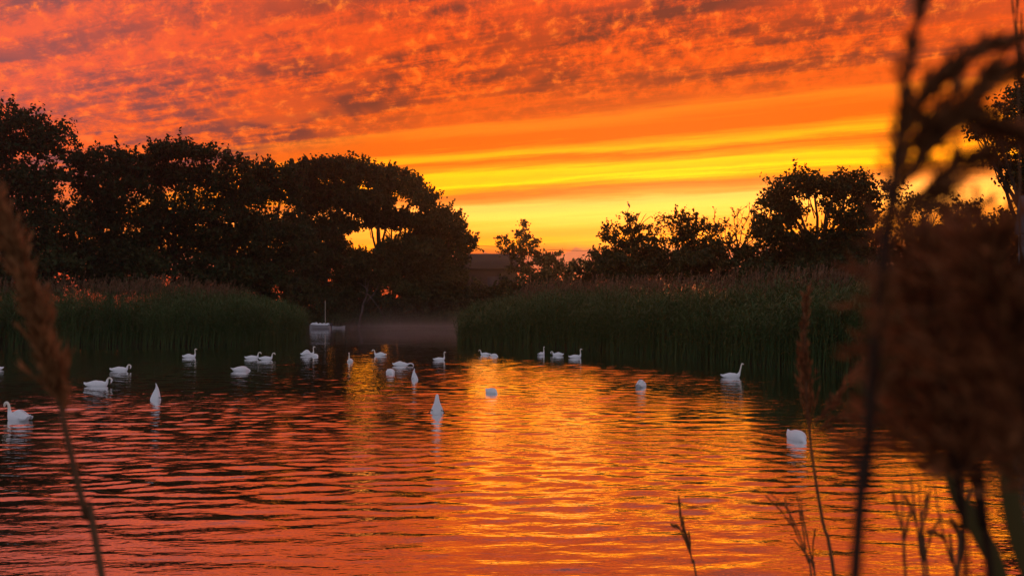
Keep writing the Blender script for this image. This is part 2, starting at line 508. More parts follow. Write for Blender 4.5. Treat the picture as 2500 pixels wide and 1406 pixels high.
# ------------------------------------------------------------------ reed beds
def reed_field(rng, n, bounds, dmin, dmax, decay, keep=None):
    """random stems between dmin and dmax metres behind the waterline, densest near it"""
    out = []
    have = 0
    while have < n:
        x = rng.uniform(bounds[0], bounds[1], n * 6); y = rng.uniform(bounds[2], bounds[3], n * 6)
        d = shore(x, y)
        ok = (d > dmin) & (d < dmax) & (rng.random(len(x)) < np.exp(-np.clip(d, 0, None) / decay))
        # seen from the pond: keep what faces the open water
        if keep is not None: ok &= keep(x, y)
        out.append(np.stack([x[ok], y[ok]], -1)); have += ok.sum()
    return np.concatenate(out)[:n]

def green_reeds(name, label, rng, pos, hfun, mat):
    b = MB()
    N = len(pos)
    d = shore(pos[:, 0], pos[:, 1])
    z0 = ground_z(pos[:, 0], pos[:, 1])
    H = hfun(pos[:, 0], pos[:, 1], d) * rng.uniform(0.74, 1.12, N)
    lean = rng.normal(0, 0.14, (N, 2)) + np.array((0.10, -0.03))
    base = np.column_stack([pos, z0 - 0.1])
    k = np.array((0, 0.5, 1.0))
    pts = base[:, None] + np.stack([lean[:, None, 0] * H[:, None] * k ** 2, lean[:, None, 1] * H[:, None] * k ** 2, H[:, None] * k], -1)
    ang = rng.uniform(-0.8, 0.8, N)
    side = np.column_stack([np.cos(ang), np.sin(ang), 0 * ang])
    tint = np.clip(rng.normal(0.45, 0.2, N) + 0.25 * (np.sin(pos[:, 0] * 0.9) * np.sin(pos[:, 1] * 0.7 + 1)), 0, 1)
    b.ribbons(pts, np.array((0.012, 0.010, 0.003))[None] * np.ones((N, 1)), side, tint)
    for li in range(5):
        f = rng.uniform(0.28, 1.0, N)
        a = rng.uniform(0, 2 * np.pi, N)
        ln = rng.uniform(0.35, 0.70, N)
        out = np.column_stack([np.cos(a), np.sin(a), 0 * a])
        st = base + np.column_stack([lean[:, 0] * H * f ** 2, lean[:, 1] * H * f ** 2, H * f])
        up = rng.uniform(0.35, 1.0, N)
        p1 = st + out * (0.45 * ln)[:, None] + np.column_stack([0 * a, 0 * a, 0.55 * ln * up])
        p2 = st + out * (0.95 * ln)[:, None] + np.column_stack([0 * a, 0 * a, ln * (0.9 * up - 0.30)])
        sd = np.column_stack([-np.sin(a), np.cos(a), 0.3 * np.cos(a * 3)])
        wd = np.column_stack([np.full(N, 0.012), rng.uniform(0.021, 0.034, N), np.full(N, 0.002)])
        b.ribbons(np.stack([st, p1, p2], 1), wd, sd, np.clip(tint + rng.normal(0, 0.15, N), 0, 1))
    o = b.build(name, mat, tint=True)
    return tag(o, label, 'reeds', kind='stuff')

def dry_reeds(name, label, rng, pos, hfun, mat):
    b = MB()
    N = len(pos)
    d = shore(pos[:, 0], pos[:, 1])
    z0 = ground_z(pos[:, 0], pos[:, 1])
    H = hfun(pos[:, 0], pos[:, 1], d) * rng.uniform(0.80, 1.10, N)
    lean = rng.normal(0, 0.07, (N, 2)) + np.array((0.04, 0))
    base = np.column_stack([pos, z0 - 0.1])
    at = lambda k: base + np.column_stack([lean[:, 0] * H * k * k, lean[:, 1] * H * k * k, H * k])
    ang = rng.uniform(-0.8, 0.8, N)
    side = np.column_stack([np.cos(ang), np.sin(ang), 0 * ang])
    tint = np.clip(rng.normal(0.5, 0.25, N), 0, 1)
    b.ribbons(np.stack([at(0.0), at(0.6), at(1.0)], 1), np.array((0.010, 0.008, 0.003))[None] * np.ones((N, 1)), side, tint)
    for li in range(6):                 # feathery head: short drooping strands
        f = rng.uniform(0.86, 0.99, N)
        a = rng.uniform(0, 2 * np.pi, N)
        ln = rng.uniform(0.16, 0.32, N)
        st = base + np.column_stack([lean[:, 0] * H * f * f, lean[:, 1] * H * f * f, H * f])
        out = np.column_stack([np.cos(a) + 0.4, np.sin(a), 0 * a])
        p1 = st + out * (0.22 * ln)[:, None] + np.column_stack([0 * a, 0 * a, 0.6 * ln])
        p2 = st + out * (0.5 * ln)[:, None] + np.column_stack([0 * a, 0 * a, 0.85 * ln])
        sd = np.column_stack([-np.sin(a), np.cos(a), 0 * a])
        wd = np.column_stack([np.full(N, 0.011), np.full(N, 0.029), np.full(N, 0.004)])
        b.ribbons(np.stack([st, p1, p2], 1), wd, sd, np.clip(tint + rng.normal(0, 0.15, N), 0, 1))
    o = b.build(name, mat, tint=True)
    return tag(o, label, 'reeds', kind='stuff')

rng = np.random.default_rng(11)
def ragged(x, y):
    return 0.20 * np.sin(x * 0.9 + 1.7 * np.sin(y * 0.5)) + 0.22 * np.sin(x * 0.37 + y * 0.61 + 1.1) + 0.12 * np.sin(x * 2.3 + y * 1.9)
# left bed: bulges towards the pond, lower towards its tip by the boat
leftbed = lambda x, y: (x < -19) & (y > 66) & (y < 122) & (x > -66)
hl = lambda x, y, d: 3.25 - 1.0 * np.clip((y - 84) / 26, 0, 1) * np.clip((x + 34) / 10, 0, 1) + ragged(x, y)
pos = reed_field(rng, 16500, (-62, -19, 66, 118), -0.7, 14, 5.0, leftbed)
green_reeds('reed_bed', 'dark green reed bed bulging over the left bank behind the swans', rng, pos, hl, M_reed)
pos = reed_field(rng, 3600, (-62, -19, 70, 118), 4.0, 17, 9.0, leftbed)
dry_reeds('dry_reed_stand', 'brown feathery reed heads along the top of the left reed bed', rng, pos, lambda x, y, d: hl(x, y, d) + 0.75, M_dry)
# right bed
rightbed = lambda x, y: (x > -4.6) & (y > 24) & (y < 125) & (x > -4.6 + 0 * y) & ~((y > 100) & (x > 20))
def hr(x, y, d):
    return 3.2 - 0.95 * np.clip((2 - x) / 7, 0, 1) * np.clip((y - 60) / 14, 0, 1) + ragged(x, y)
pos = reed_field(rng, 23000, (-4.6, 40, 24, 118), -0.7, 14, 5.5, rightbed)
green_reeds('reed_bed', 'dark green reed bed along the right bank under the round tree', rng, pos, hr, M_reed)
pos = reed_field(rng, 4800, (-3, 42, 28, 122), 4.5, 18, 9.0, rightbed)
dry_reeds('dry_reed_stand', 'brown feathery reed heads along the top of the right reed bed', rng, pos, lambda x, y, d: hr(x, y, d) + 0.7, M_dry)

# fringe along the far end of the river
farb = lambda x, y: (y > 124) & (x < 9)
pos = reed_field(rng, 3600, (-36, 9, 124, 156), -0.5, 5, 3.0, farb)
green_reeds('reed_bed', 'dark fringe of reeds at the far end of the misty river', rng, pos, lambda x, y, d: 1.9 + ragged(x, y) * 1.3, M_reed)
# ------------------------------------------------------------------ trees
def crown_mesh(b, rng, lobes, leaf, per=40, dens=0.5, sprig=0.6, flat=0.55, clump=1.0):
    """lobes: (centre, radii). Leaf clumps over each lobe's outer half, with sprigs standing out at the edge"""
    ends = []
    for c, r in lobes:
        c = np.asarray(c); r = np.asarray(r)
        area = 4 * np.pi * ((r[0] * r[1]) ** 1.6 / 3 + (r[0] * r[2]) ** 1.6 / 3 + (r[1] * r[2]) ** 1.6 / 3) ** (1 / 1.6)
        ns = max(6, int(area * dens))
        dv = rng.normal(size=(ns, 3)); dv /= np.linalg.norm(dv, axis=1)[:, None]
        rr = rng.uniform(0.22, 1.0, ns) ** 0.6
        sc = c + dv * r * rr[:, None]
        ends.append(sc[rr > 0.6][:10])
        rs = rng.uniform(0.55, 1.15, ns) * clump
        npr = rng.poisson(per, ns) + 4
        idx = np.repeat(np.arange(ns), npr)
        p = sc[idx] + rng.normal(size=(len(idx), 3)) * rs[idx][:, None] * np.array((0.55, 0.55, 0.55 * flat))
        # sprigs
        k = rng.random(ns) < sprig
        si = np.where(k & (rr > 0.75) & (dv[:, 2] > -0.3))[0]
        if len(si):
            m_ = 3
            si = np.repeat(si, m_)
            dirs = dv[si] * 0.6 + rng.normal(size=(len(si), 3)) * 0.35 + np.array((0, 0, 0.55))
            dirs /= np.linalg.norm(dirs, axis=1)[:, None]
            ln = rng.uniform(0.5, 1.35, len(si)) * clump
            tpar = rng.random((len(si), 9))
            q_ = sc[si][:, None] + dirs[:, None] * (ln[:, None] * (0.3 + tpar))[..., None] + rng.normal(size=(len(si), 9, 3)) * 0.07
            p = np.vstack([p, q_.reshape(-1, 3)])
        n = len(p)
        a = rng.normal(size=(n, 3)); a /= np.linalg.norm(a, axis=1)[:, None]
        bb = np.cross(a, rng.normal(size=(n, 3))); bb /= np.linalg.norm(bb, axis=1)[:, None] + 1e-9
        sz = leaf * rng.uniform(0.6, 1.25, n)
        b.diamonds(p, a * sz[:, None], bb * (sz * 0.58)[:, None], rng.random(n))
    return ends

def limb(b, rng, p0, p1, r0, r1, wob=0.08, k=6, n=6):
    p0 = np.asarray(p0); p1 = np.asarray(p1)
    L = np.linalg.norm(p1 - p0)
    tt = np.linspace(0, 1, n)
    pts = p0 + (p1 - p0) * tt[:, None]
    off = np.cumsum(rng.normal(size=(n, 3)), 0) * wob * L / n
    off -= tt[:, None] * off[-1]
    pts += off
    pts[:, 2] += np.sin(tt * np.pi) * 0.04 * L
    b.tube(pts, r0 + (r1 - r0) * tt, k)
    return pts

def tree(name, label, Yd, base_px, lobes_px, leaf=0.24, seed=0, trunk_r=0.3, mat=None, group=None, per=40, dens=0.76, sprig=0.6,
         depth=1.0, clump=1.0, cat='tree', flat=0.55, twigs=6):
    """lobes_px: (px, py, rx, ry) of each bough's foliage as seen, at depth Yd plus an own offset"""
    rng = np.random.default_rng(1000 + seed)
    bx = P(base_px, 752, Yd)
    x0, y0 = bx[0], Yd
    z0 = gz(x0, y0)
    root = empty(name, (x0, y0, z0 - 0.05), label, cat, group)
    k = Yd / F
    lobes = []
    for L in lobes_px:
        off = rng.uniform(-0.6, 0.6) * L[2] * k * depth
        c = P(L[0], L[1], Yd + off)
        lobes.append((c, (L[2] * k, max(L[2], L[3]) * k * 0.9 * depth, L[3] * k)))
    bc = MB()
    ends = crown_mesh(bc, rng, lobes, leaf, per, dens, sprig, flat, clump)
    bt = MB()
    top = max(lobes, key=lambda q_: q_[0][2])[0]
    lowest = min(c[2] for c, r in lobes)
    cz = sum(c[2] for c, r in lobes) / len(lobes)
    cx = sum(c[0] for c, r in lobes) / len(lobes)
    fork = np.array((x0 * 0.6 + cx * 0.4, y0, z0 + (cz - z0) * 0.45))
    limb(bt, rng, (x0, y0, z0 - 0.3), fork, trunk_r, trunk_r * 0.72, 0.06, 8, 6)
    for (c, r), e in zip(lobes, ends):
        pts = limb(bt, rng, fork, c, trunk_r * 0.55, trunk_r * 0.2, 0.12)
        for q_ in e[:twigs]:
            limb(bt, rng, pts[rng.integers(3, 6)], q_, trunk_r * 0.17, 0.02, 0.14, 4, 4)
    bt.build('trunk', M_bark, root, smooth=True)
    cr = bc.build('crown', mat or M_leaf, root, tint=True)
    return root

GL = 'trees on the left bank'
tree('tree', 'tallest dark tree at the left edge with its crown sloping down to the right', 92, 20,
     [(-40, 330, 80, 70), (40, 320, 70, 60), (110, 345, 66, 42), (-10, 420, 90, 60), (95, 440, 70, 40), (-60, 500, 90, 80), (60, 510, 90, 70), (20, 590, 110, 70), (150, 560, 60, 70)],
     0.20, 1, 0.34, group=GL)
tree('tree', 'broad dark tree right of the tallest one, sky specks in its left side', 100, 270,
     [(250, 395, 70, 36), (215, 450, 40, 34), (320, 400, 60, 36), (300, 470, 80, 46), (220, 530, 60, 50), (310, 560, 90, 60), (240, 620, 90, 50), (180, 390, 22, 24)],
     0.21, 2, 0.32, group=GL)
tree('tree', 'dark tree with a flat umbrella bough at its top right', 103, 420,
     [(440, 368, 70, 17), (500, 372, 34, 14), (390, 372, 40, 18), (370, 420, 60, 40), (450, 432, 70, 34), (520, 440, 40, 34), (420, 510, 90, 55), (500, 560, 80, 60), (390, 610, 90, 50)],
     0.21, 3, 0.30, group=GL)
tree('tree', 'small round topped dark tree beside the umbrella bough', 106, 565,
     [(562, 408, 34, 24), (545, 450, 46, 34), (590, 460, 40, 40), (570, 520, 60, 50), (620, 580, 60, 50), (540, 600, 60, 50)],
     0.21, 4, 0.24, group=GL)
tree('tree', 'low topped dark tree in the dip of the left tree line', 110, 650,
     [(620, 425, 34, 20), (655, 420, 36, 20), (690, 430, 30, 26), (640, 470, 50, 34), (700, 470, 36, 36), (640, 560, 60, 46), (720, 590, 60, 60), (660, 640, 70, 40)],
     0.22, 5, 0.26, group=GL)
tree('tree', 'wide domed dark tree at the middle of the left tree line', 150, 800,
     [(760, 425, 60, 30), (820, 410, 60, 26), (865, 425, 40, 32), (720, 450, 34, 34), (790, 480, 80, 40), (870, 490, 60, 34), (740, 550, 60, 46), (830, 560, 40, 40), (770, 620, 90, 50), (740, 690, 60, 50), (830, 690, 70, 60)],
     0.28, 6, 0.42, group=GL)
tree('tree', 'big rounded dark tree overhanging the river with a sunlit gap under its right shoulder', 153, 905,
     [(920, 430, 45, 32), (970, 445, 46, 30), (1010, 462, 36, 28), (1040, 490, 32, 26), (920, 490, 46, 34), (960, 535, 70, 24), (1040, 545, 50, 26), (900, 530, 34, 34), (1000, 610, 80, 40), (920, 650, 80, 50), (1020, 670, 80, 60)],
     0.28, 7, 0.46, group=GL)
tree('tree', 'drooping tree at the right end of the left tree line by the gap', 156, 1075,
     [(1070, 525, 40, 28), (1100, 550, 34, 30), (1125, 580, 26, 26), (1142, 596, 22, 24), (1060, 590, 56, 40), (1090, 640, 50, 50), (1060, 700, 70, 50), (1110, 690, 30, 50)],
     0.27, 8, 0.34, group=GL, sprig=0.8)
# understorey along the left bank
for i_, (px, py, rx, ry, Yd, lab) in enumerate([
        (60, 640, 120, 60, 88, 'dark bush filling the foot of the tallest left tree'),
        (300, 650, 120, 46, 98, 'low dark bush behind the left reed heads'),
        (520, 660, 100, 50, 104, 'dark bush between the umbrella bough and the reed bed'),
        (640, 665, 70, 56, 108, 'greenish rounded bush above the tip of the left reed bed'),
        (745, 740, 70, 50, 147, 'dark bush standing behind the white sailing boat'),
        (860, 735, 80, 52, 148, 'dark waterside bush behind the dead tree'),
        (970, 730, 90, 56, 150, 'dark waterside bush at the far end of the river'),
        (1070, 735, 80, 54, 153, 'dark bush where the far river meets the mist'),
        (1170, 735, 90, 50, 165, 'dark bush below the barn behind the right reed tip'),
        (1330, 710, 120, 44, 150, 'dark hedge below the lone tree in the gap')]):
    tree('bush', lab, Yd, px, [(px, py, rx, ry), (px - rx * 0.5, py + ry * 0.3, rx * 0.6, ry * 0.7), (px + rx * 0.5, py + ry * 0.25, rx * 0.6, ry * 0.7), (px, py + ry * 0.9, rx * 0.9, ry * 0.6)],
         0.24, 40 + i_, 0.14, M_leaf2, 'bushes under the trees', 40, 0.55, 0.5, 0.7, 1.0, 'bush')

GR = 'trees on the right bank'
tree('tree', 'small two stemmed tree standing alone in the gap over the barn', 170, 1270,
     [(1285, 560, 17, 18), (1270, 585, 26, 18), (1300, 590, 24, 16), (1285, 612, 36, 18), (1228, 588, 18, 14), (1240, 612, 24, 16), (1310, 622, 22, 14), (1280, 650, 50, 26)],
     0.26, 20, 0.16, M_leaf2, GR, 26, 0.42, 0.7, 0.8, 0.8)
tree('bush', 'small bush right of the lone tree in the gap', 165, 1345,
     [(1345, 628, 22, 18), (1325, 640, 18, 16), (1350, 655, 36, 24)], 0.26, 21, 0.08, M_leaf2, 'bushes in the gap', 26, 0.5, 0.8, 0.8, 0.8, 'bush')
tree('bush', 'low bush under the purple cloud bank in the gap', 168, 1400,
     [(1392, 655, 24, 12), (1425, 645, 30, 16), (1380, 668, 40, 16)], 0.26, 22, 0.08, M_leaf2, 'bushes in the gap', 24, 0.45, 0.8, 0.8, 0.8, 'bush')
tree('bush', 'dark bush at the left foot of the heron tree', 120, 1450,
     [(1455, 640, 34, 20), (1490, 650, 44, 34), (1430, 668, 44, 24), (1480, 690, 60, 30)], 0.23, 23, 0.10, M_leaf2, 'bushes in the gap', 34, 0.55, 0.7, 0.8, 0.9, 'bush')
tree('tree', 'ragged tree with the heron perched on its top twig', 110, 1530,
     [(1534, 535, 16, 17), (1540, 560, 26, 14), (1500, 558, 24, 14), (1482, 580, 20, 12), (1565, 560, 18, 12), (1520, 590, 50, 18), (1575, 592, 36, 22), (1550, 640, 90, 46), (1500, 640, 50, 36)],
     0.18, 24, 0.20, M_leaf, GR, 30, 0.62, 0.8, 0.8, 0.75)
tree('tree', 'flat topped tree between the heron tree and the bare branches', 107, 1660,
     [(1630, 540, 26, 18), (1665, 536, 28, 18), (1700, 548, 30, 18), (1735, 560, 24, 20), (1650, 575, 50, 24), (1710, 590, 50, 26), (1660, 640, 90, 50), (1740, 640, 70, 50)],
     0.18, 25, 0.20, M_leaf, GR, 32, 0.70, 0.8, 0.8, 0.8)
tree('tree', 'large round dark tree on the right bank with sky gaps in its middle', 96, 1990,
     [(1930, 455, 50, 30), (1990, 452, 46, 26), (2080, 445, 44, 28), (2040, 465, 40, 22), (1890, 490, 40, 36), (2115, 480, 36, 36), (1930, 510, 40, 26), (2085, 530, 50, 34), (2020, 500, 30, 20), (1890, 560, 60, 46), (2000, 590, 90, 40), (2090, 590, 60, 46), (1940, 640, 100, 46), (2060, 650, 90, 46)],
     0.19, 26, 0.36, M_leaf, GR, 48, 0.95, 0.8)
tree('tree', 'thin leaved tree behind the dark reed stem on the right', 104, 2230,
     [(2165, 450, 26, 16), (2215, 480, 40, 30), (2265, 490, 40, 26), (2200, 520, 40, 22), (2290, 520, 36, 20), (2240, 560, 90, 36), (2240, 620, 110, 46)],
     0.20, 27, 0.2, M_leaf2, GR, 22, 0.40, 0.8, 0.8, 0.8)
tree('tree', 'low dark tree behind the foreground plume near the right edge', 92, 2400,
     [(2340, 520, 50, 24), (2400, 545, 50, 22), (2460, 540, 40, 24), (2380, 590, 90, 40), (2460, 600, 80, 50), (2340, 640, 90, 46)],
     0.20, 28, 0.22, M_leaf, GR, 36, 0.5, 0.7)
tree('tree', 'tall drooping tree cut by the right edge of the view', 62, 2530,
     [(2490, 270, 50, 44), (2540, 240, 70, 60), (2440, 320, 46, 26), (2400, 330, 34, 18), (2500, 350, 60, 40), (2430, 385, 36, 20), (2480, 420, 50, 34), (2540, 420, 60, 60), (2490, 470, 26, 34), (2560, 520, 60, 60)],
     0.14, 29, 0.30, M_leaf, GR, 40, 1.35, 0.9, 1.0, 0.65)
for i_, (px, py, rx, ry, Yd, lab) in enumerate([
        (1600, 650, 120, 56, 106, 'dark bush under the heron tree behind the reeds'),
        (1760, 645, 110, 60, 100, 'dark bush below the bare branches'),
        (1960, 680, 150, 46, 92, 'dark undergrowth at the foot of the round tree'),
        (2200, 670, 130, 50, 88, 'dark undergrowth behind the dark reed stem'),
        (2420, 670, 120, 50, 80, 'dark undergrowth by the pale house')]):
    tree('bush', lab, Yd, px, [(px, py, rx, ry), (px - rx * 0.6, py + 8, rx * 0.6, ry * 0.8), (px + rx * 0.6, py + 8, rx * 0.6, ry * 0.8)],
         0.21, 60 + i_, 0.12, M_leaf2, 'bushes under the trees', 40, 0.55, 0.5, 0.6, 1.0, 'bush')

TWIGS = []
def bare(b, rng, p, d, L, r, lev, maxlev, spread=0.5, rmin=0.022):
    n = 5
    pts = [p]
    dd = d / np.linalg.norm(d)
    for i_ in range(n - 1):
        dd = dd + rng.normal(size=3) * 0.16 + np.array((0, 0, 0.05))
        dd /= np.linalg.norm(dd)
        pts.append(pts[-1] + dd * L / (n - 1))
    b.tube(np.array(pts), np.linspace(r, max(r * 0.62, rmin), n), 5 if lev < 2 else 4)
    if lev >= maxlev - 1: TWIGS.extend(pts[2:])
    if lev < maxlev:
        for c in range(rng.integers(2, 4)):
            j_ = rng.integers(2, n)
            nd = dd + rng.normal(size=3) * spread
            bare(b, rng, pts[j_], nd, L * rng.uniform(0.55, 0.85), max(r * 0.6, rmin), lev + 1, maxlev, spread, rmin)

# leafless tree against the glow
Yb = 101
pb = P(1800, 752, Yb); zb = gz(pb[0], Yb)
root = empty('bare_tree', (pb[0], Yb, zb - 0.05), 'leafless branching tree against the glow left of the round tree', 'tree', GR)
rng = np.random.default_rng(77)
bt = MB()
fk = P(1800, 620, Yb)
limb(bt, rng, (pb[0], Yb, zb - 0.3), fk, 0.22, 0.15, 0.04, 7)
for ang, L in ((-0.62, 3.4), (-0.30, 4.2), (0.0, 4.2), (0.24, 4.4), (0.5, 4.0), (-0.15, 3.6), (0.72, 3.2)):
    bare(bt, rng, fk + np.array((0, 0, rng.uniform(-0.8, 0.2))), np.array((math.sin(ang), rng.uniform(-0.3, 0.3), math.cos(ang))), L * 0.62, 0.085, 0, 3, 0.42)
bt.build('trunk', M_bark, root, smooth=True)
bl = MB()
pl = np.array(TWIGS)[rng.integers(0, len(TWIGS), 420)] + rng.normal(size=(420, 3)) * 0.06
pl = np.where(pl[:, :1] < P(1800, 500, Yb)[0], pl, np.array(TWIGS)[0])
aa = rng.normal(size=(420, 3)); aa /= np.linalg.norm(aa, axis=1)[:, None]
bb = np.cross(aa, rng.normal(size=(420, 3))); bb /= np.linalg.norm(bb, axis=1)[:, None]
bl.diamonds(pl, aa * 0.13, bb * 0.08, rng.random(420))
bl.build('crown', M_leaf, root, tint=True)

# grey dead tree at the far waterside
pd = W(876, 789)
root = empty('dead_tree', (pd[0], 144.3, -0.05), 'pale dead tree leaning at the far waterside right of the boat', 'tree')
bt = MB()
A = P(876, 797, 144.3); B = P(886, 745, 144.3); C = P(897, 716, 144.3)
rng = np.random.default_rng(5)
limb(bt, rng, A, B, 0.20, 0.15, 0.08, 7); limb(bt, rng, B, C, 0.15, 0.11, 0.08, 7)
for e in ((877, 712), (873, 690), (892, 680), (902, 684), (926, 692), (922, 706)):
    limb(bt, rng, C + np.array((0, 0, rng.uniform(-1.2, 0.2))), P(e[0], e[1], 144.3), 0.07, 0.025, 0.25, 5)
limb(bt, rng, C, P(938, 772, 143.0), 0.07, 0.04, 0.08, 5)
limb(bt, rng, P(938, 772, 143.0), P(944, 800, 142.6), 0.05, 0.03, 0.04, 5)
bt.build('trunk', M_deadwood, root, smooth=True)

# ------------------------------------------------------------------ barn, cable, house
Yb = 215
p0 = P(1120, 617, Yb); p1 = P(1262, 617, Yb)
zt = p0[2]
root = empty('barn', ((p0[0] + p1[0]) / 2, Yb + 4, gz(p0[0], Yb)), 'low dark barn with a straight roof ridge in the gap between the trees', 'barn')
zg = gz(p0[0], Yb) - 0.3
b = MB(); b.box((p0[0], Yb, zg), (p1[0], Yb + 8, zt - 3.2)); b.build('wall', M_barnwall, root)
b = MB()
xa, xb = p0[0] - 0.4, p1[0] + 0.4
b.add([(xa, Yb - 0.5, zt - 3.45), (xb, Yb - 0.5, zt - 3.45), (xb, Yb + 4, zt), (xa, Yb + 4, zt), (xa, Yb + 8.5, zt - 3.45), (xb, Yb + 8.5, zt - 3.45),
       (xa, Yb - 0.5, zt - 3.65), (xb, Yb - 0.5, zt - 3.65), (xb, Yb + 8.5, zt - 3.65), (xa, Yb + 8.5, zt - 3.65)],
      [(0, 1, 2, 3), (3, 2, 5, 4), (6, 7, 1, 0), (9, 8, 7, 6), (4, 5, 8, 9)], [(0, 3, 4), (1, 5, 2)])
b.add([(xa, Yb - 0.5, zt - 3.65), (xa, Yb + 8.5, zt - 3.65), (xa, Yb + 8.5, zt - 3.45), (xa, Yb - 0.5, zt - 3.45),
       (xb, Yb - 0.5, zt - 3.65), (xb, Yb + 8.5, zt - 3.65), (xb, Yb + 8.5, zt - 3.45), (xb, Yb - 0.5, zt - 3.45)], [(0, 1, 2, 3), (4, 7, 6, 5)])
b.build('roof', M_barnroof, root)
b = MB(); b.box((p1[0] - 6.5, Yb - 0.06, zg + 0.3), (p1[0] - 3.5, Yb - 0.003, zt - 5.2)); b.build('door', M_dark, root)

pole_pts = []
for nm, px, py, Yd, lab in (('utility_pole', 1120, 597, 205, 'wooden pole carrying the cable behind the left trees'),
                            ('utility_pole', 1500, 616, 196, 'wooden pole carrying the cable behind the heron tree')):
    tp = P(px, py, Yd); zz_ = gz(tp[0], Yd)
    root = empty(nm, (tp[0], Yd, zz_ - 0.1), lab, 'pole', 'cable poles')
    b = MB(); b.tube(np.linspace((tp[0], Yd, zz_ - 0.3), (tp[0], Yd, tp[2] + 0.25), 5), np.linspace(0.16, 0.11, 5), 10); b.build('post', M_bark, root, smooth=True)
    b = MB(); b.box((tp[0] - 0.7, Yd - 0.18, tp[2] + 0.0), (tp[0] + 0.7, Yd - 0.08, tp[2] + 0.1)); b.build('crossarm', M_bark, root)
    pole_pts.append(np.array((tp[0], Yd - 0.13, tp[2] + 0.12)))
tt = np.linspace(0, 1, 24)
cp = pole_pts[0] + (pole_pts[1] - pole_pts[0]) * tt[:, None]
cp[:, 2] -= 0.9 * 4 * tt * (1 - tt) * 0.3
b = MB(); b.tube(cp, 0.035, 6)
tag(b.build('overhead_cable', M_dark, smooth=True), 'thin dark cable strung across the gap above the barn', 'cable')

# pale house cut by the right edge
Yh = 47.0
pl_ = P(2486, 600, Yh)
hx = pl_[0]; zg = gz(hx + 4, Yh)
root = empty('house', (hx, Yh, zg), 'pale rendered house cut off by the right edge', 'house')
ze = P(2486, 560, Yh)[2]
zr = ze + 1.8
b = MB()
b.add([(hx, Yh, zg - 0.3), (hx + 8, Yh, zg - 0.3), (hx + 8, Yh + 7, zg - 0.3), (hx, Yh + 7, zg - 0.3), (hx, Yh, ze), (hx + 8, Yh, ze), (hx + 8, Yh + 7, ze), (hx, Yh + 7, ze), (hx, Yh + 3.5, zr - 0.1), (hx + 8, Yh + 3.5, zr - 0.1)],
      [(0, 1, 5, 4), (2, 3, 7, 6), (0, 4, 7, 3), (1, 2, 6, 5)], [(4, 8, 7), (5, 6, 9)])
b.build('wall', M_render, root)
b = MB()
for s1, ya, yb_ in ((1, Yh - 0.4, Yh + 3.5), (-1, Yh + 7.4, Yh + 3.5)):
    zl = ze - 0.28
    b.add([(hx - 0.15, ya, zl), (hx + 8.3, ya, zl), (hx + 8.3, yb_, zr), (hx - 0.15, yb_, zr), (hx - 0.15, ya, zl + 0.15), (hx + 8.3, ya, zl + 0.15), (hx + 8.3, yb_, zr + 0.15), (hx - 0.15, yb_, zr + 0.15)],
          [(0, 1, 2, 3), (4, 5, 6, 7), (0, 1, 5, 4), (0, 3, 7, 4), (1, 2, 6, 5)])
ro = b.build('roof', M_slate, root)
b = MB(); b.box((hx + 6.2, Yh + 3.0, zr - 0.5), (hx + 7.0, Yh + 4.0, zr + 1.2)); b.build('chimney', M_barnroof, ro)
for wx_, wz_ in ((1.2, 0.9), (5.2, 0.9), (1.2, 3.4), (3.6, 3.4), (5.8, 3.4)):
    b = MB()
    x_, z_ = hx + wx_, zg + wz_
    for lo, hi in (((x_ - 0.06, Yh - 0.06, z_ - 0.06), (x_, Yh - 0.003, z_ + 1.26)), ((x_ + 1.0, Yh - 0.06, z_ - 0.06), (x_ + 1.06, Yh - 0.003, z_ + 1.26)),
                   ((x_, Yh - 0.06, z_ - 0.06), (x_ + 1.0, Yh - 0.003, z_)), ((x_, Yh - 0.06, z_ + 1.2), (x_ + 1.0, Yh - 0.003, z_ + 1.26)), ((x_ + 0.48, Yh - 0.05, z_), (x_ + 0.52, Yh - 0.003, z_ + 1.2))):
        b.box(lo, hi)
    wo = b.build('window', M_cover, root)
    b = MB(); b.box((x_ + 0.002, Yh - 0.03, z_ + 0.002), (x_ + 0.478, Yh - 0.003, z_ + 1.198)); b.build('pane', M_glass, wo)
    b = MB(); b.box((x_ + 0.522, Yh - 0.03, z_ + 0.002), (x_ + 0.998, Yh - 0.003, z_ + 1.198)); b.build('pane', M_glass, wo)
b = MB(); b.box((hx + 3.5, Yh - 0.05, zg - 0.2), (hx + 4.5, Yh - 0.003, zg + 2.1)); b.build('door', M_dark, root)
root.rotation_euler = (0, 0, R(-31))

# ------------------------------------------------------------------ sailing boat and rowing boat
def hull(b, L, Wd, H, n=13, k=9, sheer=0.12):
    xs = np.linspace(-1, 1, n)
    prof = []
    for x in xs:                       # transom at -1, pointed bow at +1
        wv = Wd / 2 * (1 - max(0, x) ** 2.4) * (0.82 + 0.18 * min(1, (x + 1) * 1.4))
        top = H * (1 + sheer * x * x)
        th = np.linspace(-np.pi / 2, np.pi / 2, k)
        yy = np.sin(th) * wv
        zz_ = -0.12 + (top + 0.12) * (1 - np.cos(th) ** 0.8)
        zz_ = np.where(np.cos(th) > 0.999, -0.12, zz_)
        prof.append(np.column_stack([np.full(k, x * L / 2), yy, zz_]))
    v = np.concatenate(prof)
    i = np.arange(n - 1)[:, None] * k; j = np.arange(k - 1)[None]
    b.add(v, np.stack([i + j, i + j + 1, i + k + j + 1, i + k + j], -1).reshape(-1, 4))
    b.add(prof[0], None, [(0, a + 1, a) for a in range(1, k - 1)] )
    return prof

from mathutils import Matrix
def world_tf(o_list, M):
    for o in o_list: o.matrix_basis = M @ o.matrix_basis

